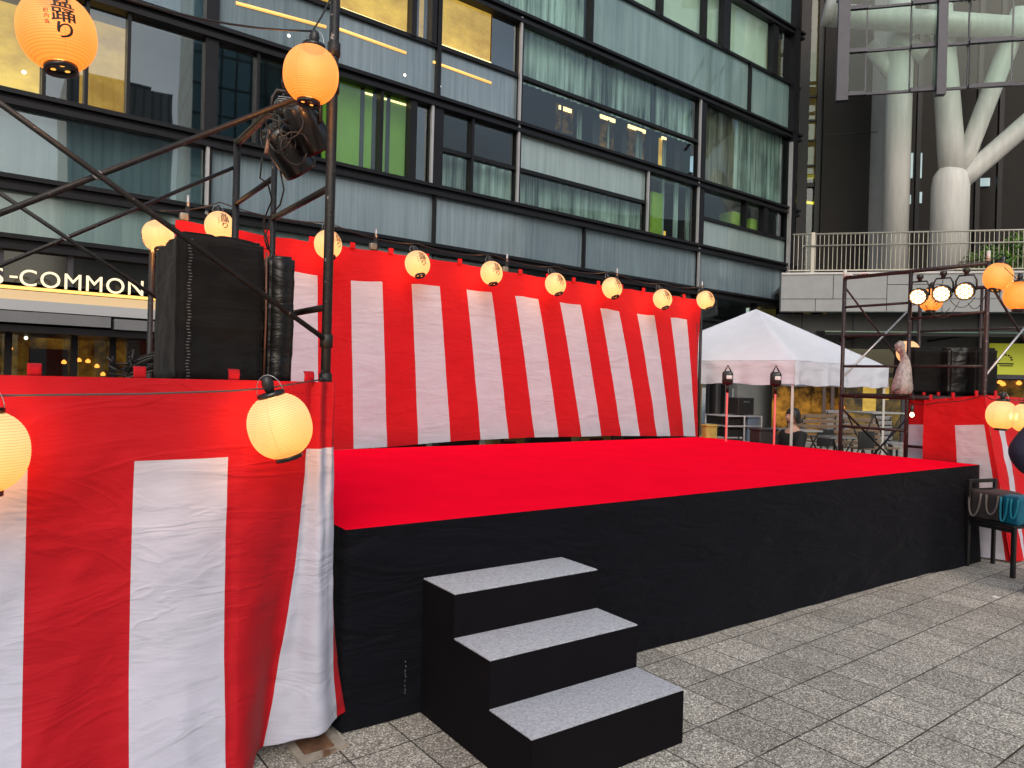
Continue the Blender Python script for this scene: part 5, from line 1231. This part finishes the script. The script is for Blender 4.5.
crates(763, 430, 446, 9.2, 22, mat('black_case', (.015, .013, .014), .5), 'flat black flight case beside the right lamp stand', 'case', 'flight_case')
for k, (u, wpx, c_) in enumerate(((400, 46, (.012, .012, .013)), (455, 40, (.02, .018, .012)), (505, 34, (.30, .23, .06)), (545, 44, (.012, .012, .014)), (590, 36, (.28, .21, .05)), (635, 42, (.012, .012, .013)), (675, 26, (.05, .05, .05)))):
    dd_ = (onY(u, 440, 7.25, AZB)-EYEV).dot(CF); crates(u, 384+ROL*(u-512)+ -3.6+(1.6-1.03)*FPX/dd_, 441, dd_, wpx, mat('rear_case_%s' % ('yellow' if c_[0] > .2 else 'black' if c_[0] < .015 else 'dark'), c_, .5), ['black case under the left half of the back curtain', 'dark case second from the left under the back curtain', 'yellow case left of centre under the back curtain', 'wide black case in the middle under the back curtain', 'yellow case right of centre under the back curtain', 'black case near the right end under the back curtain', 'small grey case under the right end of the back curtain'][k], 'case', 'storage_case')
# tables
def table(u, v, d, wpx, label, dep=.6, col=(.3, .3, .29), xleg=True):
    p = W(u, v, d); z = p.z; wd = wpx*d/FPX; t = thing('folding_table', (p.x, p.y, 0), label, 'table'); c = Vector((p.x, p.y, 0)); ey2 = Vector((-er2.y, er2.x, 0))
    b = MB(); b.rbox(c+Vector((0, 0, z)), (wd, dep, .028), .008, rz=ang); b.build('table_top', mat('table_top_%d' % int(col[0]*100), col, .5, 0, .1, 6), t)
    for sx in (-.42, .42):
        for a, e in ((-.45, .45), (.45, -.45)):
            b = MB(); b.tube([c+er2*wd*sx+ey2*dep*a+Vector((0, 0, z-.015)), c+er2*wd*sx*(.75)+ey2*dep*e+Vector((0, 0, .01))], .013, 6); b.build('leg', BLK, t)
table(790, 430, 10.6, 46, 'pale table behind the seated woman under the tent')
table(874, 412.5, 13.5, 44, 'pale folding table seen through the right scaffold', .7)
table(832, 437, 12.0, 34, 'small grey table between the wooden benches', .5, (.2, .2, .2))
# slatted wooden benches
def bench(u, v, d, wpx, label, n=5, m=WOODS):
    p = W(u, v, d); c = Vector((p.x, p.y, 0)); z = p.z; wd = wpx*d/FPX; t = thing('slatted_bench', c, label, 'bench', 'slatted benches by the cafe windows'); ey2 = Vector((-er2.y, er2.x, 0))
    for k in range(3): b = MB(); b.rbox(c+ey2*(-.16+.16*k)+Vector((0, 0, .44)), (wd, .12, .03), .006, rz=ang); b.build('seat_slat', m, t)
    for k in range(n): b = MB(); b.rbox(c+ey2*(.26+.01*k)+Vector((0, 0, .52+.115*k)), (wd, .025, .085), .006, rz=ang); b.build('back_slat', m, t)
    for sx in (-.44, .44):
        b = MB(); b.rbox(c+er2*wd*sx+ey2*.3+Vector((0, 0, .5)), (.04, .04, 1.0), .006, rz=ang); b.rbox(c+er2*wd*sx-ey2*.2+Vector((0, 0, .21)), (.04, .04, .42), .006, rz=ang); b.build('bench_leg', BLK, t)
WOODG = mat('grey_slat_wood', (.18, .18, .19), .6, 0, .2, 9)
bench(806, 435, 14, 20, 'wooden slatted bench just right of the seated woman'); bench(830, 430, 16, 46, 'wooden slatted bench behind the leftmost scaffold post')
bench(872, 437, 14.5, 52, 'wooden slatted bench behind the right scaffold braces'); bench(846, 414, 19.5, 30, 'pale grey slatted bench close to the cafe window', m=WOODG)
bench(893, 425, 16, 26, 'grey slatted bench beside the red curtain', m=WOODG)
def small_chair(u, d, label):
    p = W(u, 440, d); c = Vector((p.x, p.y, 0)); t = thing('cafe_chair', c, label, 'chair', 'black chairs by the cafe'); ey2 = Vector((-er2.y, er2.x, 0))
    b = MB(); b.rbox(c+Vector((0, 0, .45)), (.42, .42, .04), .015, rz=ang+.4); b.build('seat', BLK, t)
    b = MB(); b.rbox(c+ey2*.2+Vector((0, 0, .72)), (.42, .03, .3), .012, rz=ang+.1); b.build('backrest', BLK, t)
    for sx in (-.18, .18):
        for sy in (-.18, .18): b = MB(); b.tube([c+er2*sx+ey2*sy+Vector((0, 0, .44)), c+er2*sx*1.15+ey2*sy*1.15], .012, 6); b.build('leg', BLK, t)
small_chair(834, 12.8, 'black chair between the tent and the scaffold'); small_chair(876, 12.5, 'black chair behind the crossed scaffold braces'); small_chair(768, 11.6, 'black chair behind the flat flight case')

# ------------------------------------------------------------------ people
def skin_mesh(name, verts, edges, radii, m, parent, sub=2, root=0):
    me = bpy.data.meshes.new('tmp'); me.from_pydata([tuple(v) for v in verts], edges, []); o = bpy.data.objects.new('tmp', me); COL.objects.link(o)
    o.modifiers.new('s', 'SKIN'); 
    for i, r in enumerate(radii):
        sv = me.skin_vertices[0].data[i]; sv.radius = (r, r) if not isinstance(r, tuple) else r; sv.use_root = (i == root)
    s = o.modifiers.new('u', 'SUBSURF'); s.levels = sub; s.render_levels = sub
    bpy.context.view_layer.update(); me2 = bpy.data.meshes.new_from_object(o.evaluated_get(bpy.context.evaluated_depsgraph_get()))
    bpy.data.objects.remove(o)
    for p in me2.polygons: p.use_smooth = True
    q = MB(); q.bm.free(); q.bm = bmesh.new(); q.bm.from_mesh(me2); return q.build(name, m, parent)
def person(base, face, label, seated=False, shirt=None, trousers=None, belt=None, lean=0, hair=HAIR, arms='down', bob=True):
    """base: point on the ground under the pelvis, face: direction angle the person looks to"""
    t = thing('person', base, label, 'person'); f = Vector((math.cos(face), math.sin(face), 0)); s = Vector((f.y, -f.x, 0)); B = Vector(base); Z = Vector((0, 0, 1))
    hip = .47 if seated else .90
    P = lambda a, c, z: B+f*a+s*c+Z*z
    sh = hip+.50; L = lean
    V = [P(0, 0, hip), P(L*.3, 0, hip+.18), P(L*.7, 0, hip+.36), P(L, 0, sh), P(L*1.15, 0, sh+.09), P(L*1.25+.01, 0, sh+.15)]
    Rr = [.125, .115, .13, .10, .052, .052]; E = [(0, 1), (1, 2), (2, 3), (3, 4), (4, 5)]
    for sg in (-1, 1):
        n0 = len(V)
        if arms == 'hip': V += [P(L, sg*.16, sh-.01), P(L-.02, sg*.39, sh-.25), P(L+.05, sg*.21, sh-.40), P(L+.10, sg*.17, sh-.42)]
        else: V += [P(L, sg*.16, sh-.01), P(L+.02+.12*seated, sg*.235, sh-.27), P(L+.22 if seated else L+.08, sg*.19, sh-.40 if seated else sh-.52), P(L+.30 if seated else L+.11, sg*.16, sh-.38 if seated else sh-.60)]
        Rr += [.058, .043, .031, .026]; E += [(3, n0), (n0, n0+1), (n0+1, n0+2), (n0+2, n0+3)]
        n1 = len(V)
        if seated: V += [P(.05, sg*.09, hip-.01), P(.43, sg*.11, hip), P(.44, sg*.11, .09), P(.58, sg*.12, .04)]
        else: V += [P(0, sg*.09, hip-.06), P(.03, sg*.10, .49), P(0, sg*.11, .09), P(.14, sg*.12, .035)]
        Rr += [.085, .06, .04, .035]; E += [(0, n1), (n1, n1+1), (n1+1, n1+2), (n1+2, n1+3)]
    body = skin_mesh('body', V, E, Rr, SKIN, t)
    # head joined to the body mesh
    hc = P(L*1.3+.02, 0, sh+.235); hm = MB()
    def hd(i, j):
        th = math.pi*j/18; ph = 2*math.pi*i/24
        x, y, z = .092*math.sin(th)*math.cos(ph), .074*math.sin(th)*math.sin(ph), .118*math.cos(th)
        if z < 0: x *= 1+z*1.2; y *= 1+z*2.4
        if x > .06 and abs(y) < .02 and -.045 < z < .01: x += .02          # nose
        if x > .05 and abs(y) < .03 and -.07 < z < -.055: x += .005
        return hc+f*x+s*y+Z*z
    hm.grid(hd, 24, 18)
    for sg in (-1, 1): hm.rbox(hc+s*sg*.078+f*-.005, (.03, .016, .055), .008, rz=face)
    me = body.data; bb_ = bmesh.new(); bb_.from_mesh(me); off = parent_world(t)
    for v in hm.bm.verts: v.co -= off
    tmp = bpy.data.meshes.new('h'); hm.bm.to_mesh(tmp); bb_.from_mesh(tmp); bb_.to_mesh(me); bb_.free()
    for p in me.polygons: p.use_smooth = True
    b = MB()
    for sg in (-1, 1): b.lathe([(.0001, -.006), (.008, 0), (.0001, .006)], 8, Matrix.Translation(hc+f*.082+s*sg*.03+Z*.012), cap=False)
    b.rbox(hc+f*.088+Z*-.062, (.008, .04, .008), .003, rz=face); b.build('eyes_and_mouth', BLK, t)
    # hands: palm with five fingers each
    for sg in (-1, 1):
        w = V[9] if sg < 0 else V[17]; d = (V[9]-V[8] if sg < 0 else V[17]-V[16]).normalized(); sd = s*sg; vv = [w, w+d*.05]; ee = [(0, 1)]; rr_ = [.02, .026]
        for k in range(4):
            a = len(vv); o_ = (s*(k-1.5)*.017) if seated else (f*(1.5-k)*.017); ln = (.075, .085, .08, .06)[k]
            vv += [w+d*.075+o_, w+d*(.075+ln*.55)+o_-Z*.006*seated, w+d*(.075+ln)+o_-sd*.012]; ee += [(1, a), (a, a+1), (a+1, a+2)]; rr_ += [.0095, .008, .0065]
        a = len(vv); vv += [w+d*.035-sd*.03+f*.01, w+d*.075-sd*.04+f*.015]; ee += [(1, a), (a, a+1)]; rr_ += [.010, .008]
        skin_mesh('hand', vv, ee, rr_, SKIN, t, 1)
    # clothes: a looser skin over torso and upper arms
    vs_ = [V[0]+Z*-.02, V[1], V[2], V[3], V[6]+Z*.005, V[7], V[8], V[14]+Z*.005, V[15], V[16]]
    skin_mesh('shirt', vs_, [(0, 1), (1, 2), (2, 3), (3, 4), (4, 5), (5, 6), (3, 7), (7, 8), (8, 9)], [.15, .14, .155, .115]+([.10, .105, .085]*2 if arms == 'hip' else [.078, .07, .066]*2), shirt, t)
    i0 = 10; j0 = 18
    vs_ = [V[0], V[i0], V[i0+1], V[i0+2], V[j0], V[j0+1], V[j0+2]]
    skin_mesh('trousers', vs_, [(0, 1), (1, 2), (2, 3), (0, 4), (4, 5), (5, 6)], [.14, .10, .078, .06, .10, .078, .06], trousers, t)
    for sg, v0 in ((-1, V[i0+3]), (1, V[j0+3])):
        b = MB(); b.rbox(v0-f*.06+Z*.012, (.26, .1, .08), .03, rz=face); b.build('shoe', BLK, t)
    b = MB()
    def hr(i, j):
        th = math.pi*.62*j/14; ph = 2*math.pi*i/28; k = .012*nz(i*.6, j*.6, 1)
        front = max(0, math.cos(ph)); th2 = th*(1-.36*front)
        x, y, z = (.108+k)*math.sin(th2)*math.cos(ph)-.012, (.092+k)*math.sin(th2)*math.sin(ph), (.128+k)*math.cos(th2)
        if bob and j > 11 and front < .3: z -= .045*(j-11)/3
        return hc+f*x+s*y+Z*z
    b.grid(hr, 28, 14); b.build('hair', hair, t)
    if belt:
        b = MB(); c = P(L*.25, 0, hip+.16); rg = [c+f*.15*math.cos(a)+s*.165*math.sin(a) for a in [2*math.pi*k/28 for k in range(28)]]
        for dz in (-.025, 0, .025): b.tube([q+Z*dz for q in rg], .017, 6, closed=True)
        b.build('belt', belt, t)
    return t
NAVY = mat('navy_cotton', (.012, .012, .035), .8, 0, .15, 10, .3, 160); DKSH = mat('black_jersey', (.010, .010, .012), .85); STRAW = mat('tan_rope', (.32, .22, .12), .8, 0, .2, 40, .5, 120)
pw = W(793, 440, 9.9)
person((pw.x, pw.y, 0), math.atan2(-Rh.y*.5+Fh.y*-.2, -Rh.x*.5+Fh.x*-.2), 'seated woman with black hair and black top under the tent', True, DKSH, DKSH)
b_ = W(793, 440, 9.9); t = thing('stool', (b_.x, b_.y, 0), 'stool under the seated woman beneath the tent', 'stool')
b = MB(); b.lathe([(.17, .33), (.18, .35), (.18, .37), (.17, .38)], 20, Matrix.Translation((b_.x, b_.y, 0))); b.build('seat', BLK, t)
for k in range(3): b = MB(); a = 2.1*k; b.tube([(b_.x+.1*math.cos(a), b_.y+.1*math.sin(a), .33), (b_.x+.2*math.cos(a), b_.y+.2*math.sin(a), .01)], .012, 6); b.build('leg', BLK, t)
pn = W(1067, 450, 5.6)
person((pn.x, pn.y, 0), math.atan2(Fh.y, Fh.x), 'person in a navy jacket with a tan belt, cut by the right picture edge', False, NAVY, NAVY, belt=STRAW, arms='hip', bob=False)

# ------------------------------------------------------------------ light
w = bpy.data.worlds.new('World'); SC.world = w; w.use_nodes = True; N = w.node_tree.nodes; L = w.node_tree.links; bg = N['Background']
sky = N.new('ShaderNodeTexSky'); sky.sky_type = 'NISHITA'; sky.sun_disc = False; sky.sun_elevation = rad(38); sky.sun_rotation = rad(205); sky.air_density = 1.4; sky.dust_density = 4; sky.ozone_density = 1
hs = N.new('ShaderNodeHueSaturation'); hs.inputs['Saturation'].default_value = .82; L.new(sky.outputs[0], hs.inputs['Color'])
wt = N.new('ShaderNodeTexCoord'); wm = N.new('ShaderNodeMapping'); wm.inputs['Scale'].default_value = (1, 1, 2.2); L.new(wt.outputs['Generated'], wm.inputs[0])
wn = N.new('ShaderNodeTexNoise'); wn.inputs['Scale'].default_value = 2.6; wn.inputs['Detail'].default_value = 7; wn.inputs['Roughness'].default_value = .55; L.new(wm.outputs[0], wn.inputs[0])
wr_ = N.new('ShaderNodeMapRange'); wr_.inputs[1].default_value = .3; wr_.inputs[2].default_value = .7; wr_.inputs[3].default_value = .72; wr_.inputs[4].default_value = 1.3; L.new(wn.outputs[0], wr_.inputs[0])
wv = N.new('ShaderNodeVectorMath'); wv.operation = 'SCALE'; L.new(hs.outputs[0], wv.inputs[0]); L.new(wr_.outputs[0], wv.inputs['Scale']); L.new(wv.outputs[0], bg.inputs[0]); bg.inputs[1].default_value = .15
sd = bpy.data.lights.new('sun', 'SUN'); sd.energy = .55; sd.angle = rad(30); sd.color = (1, .985, .98); so = bpy.data.objects.new('sun', sd); COL.objects.link(so)
el, az = rad(38+14), rad(205); dirv = Vector((math.sin(az)*math.cos(el), math.cos(az)*math.cos(el), math.sin(el))); so.rotation_euler = dirv.to_track_quat('Z', 'Y').to_euler(); so.location = (0, -5, 30)

SC.view_settings.view_transform = 'Standard'; SC.view_settings.look = 'None'; SC.view_settings.gamma = 1; SC.view_settings.exposure = .3
SC.render.engine = 'CYCLES'
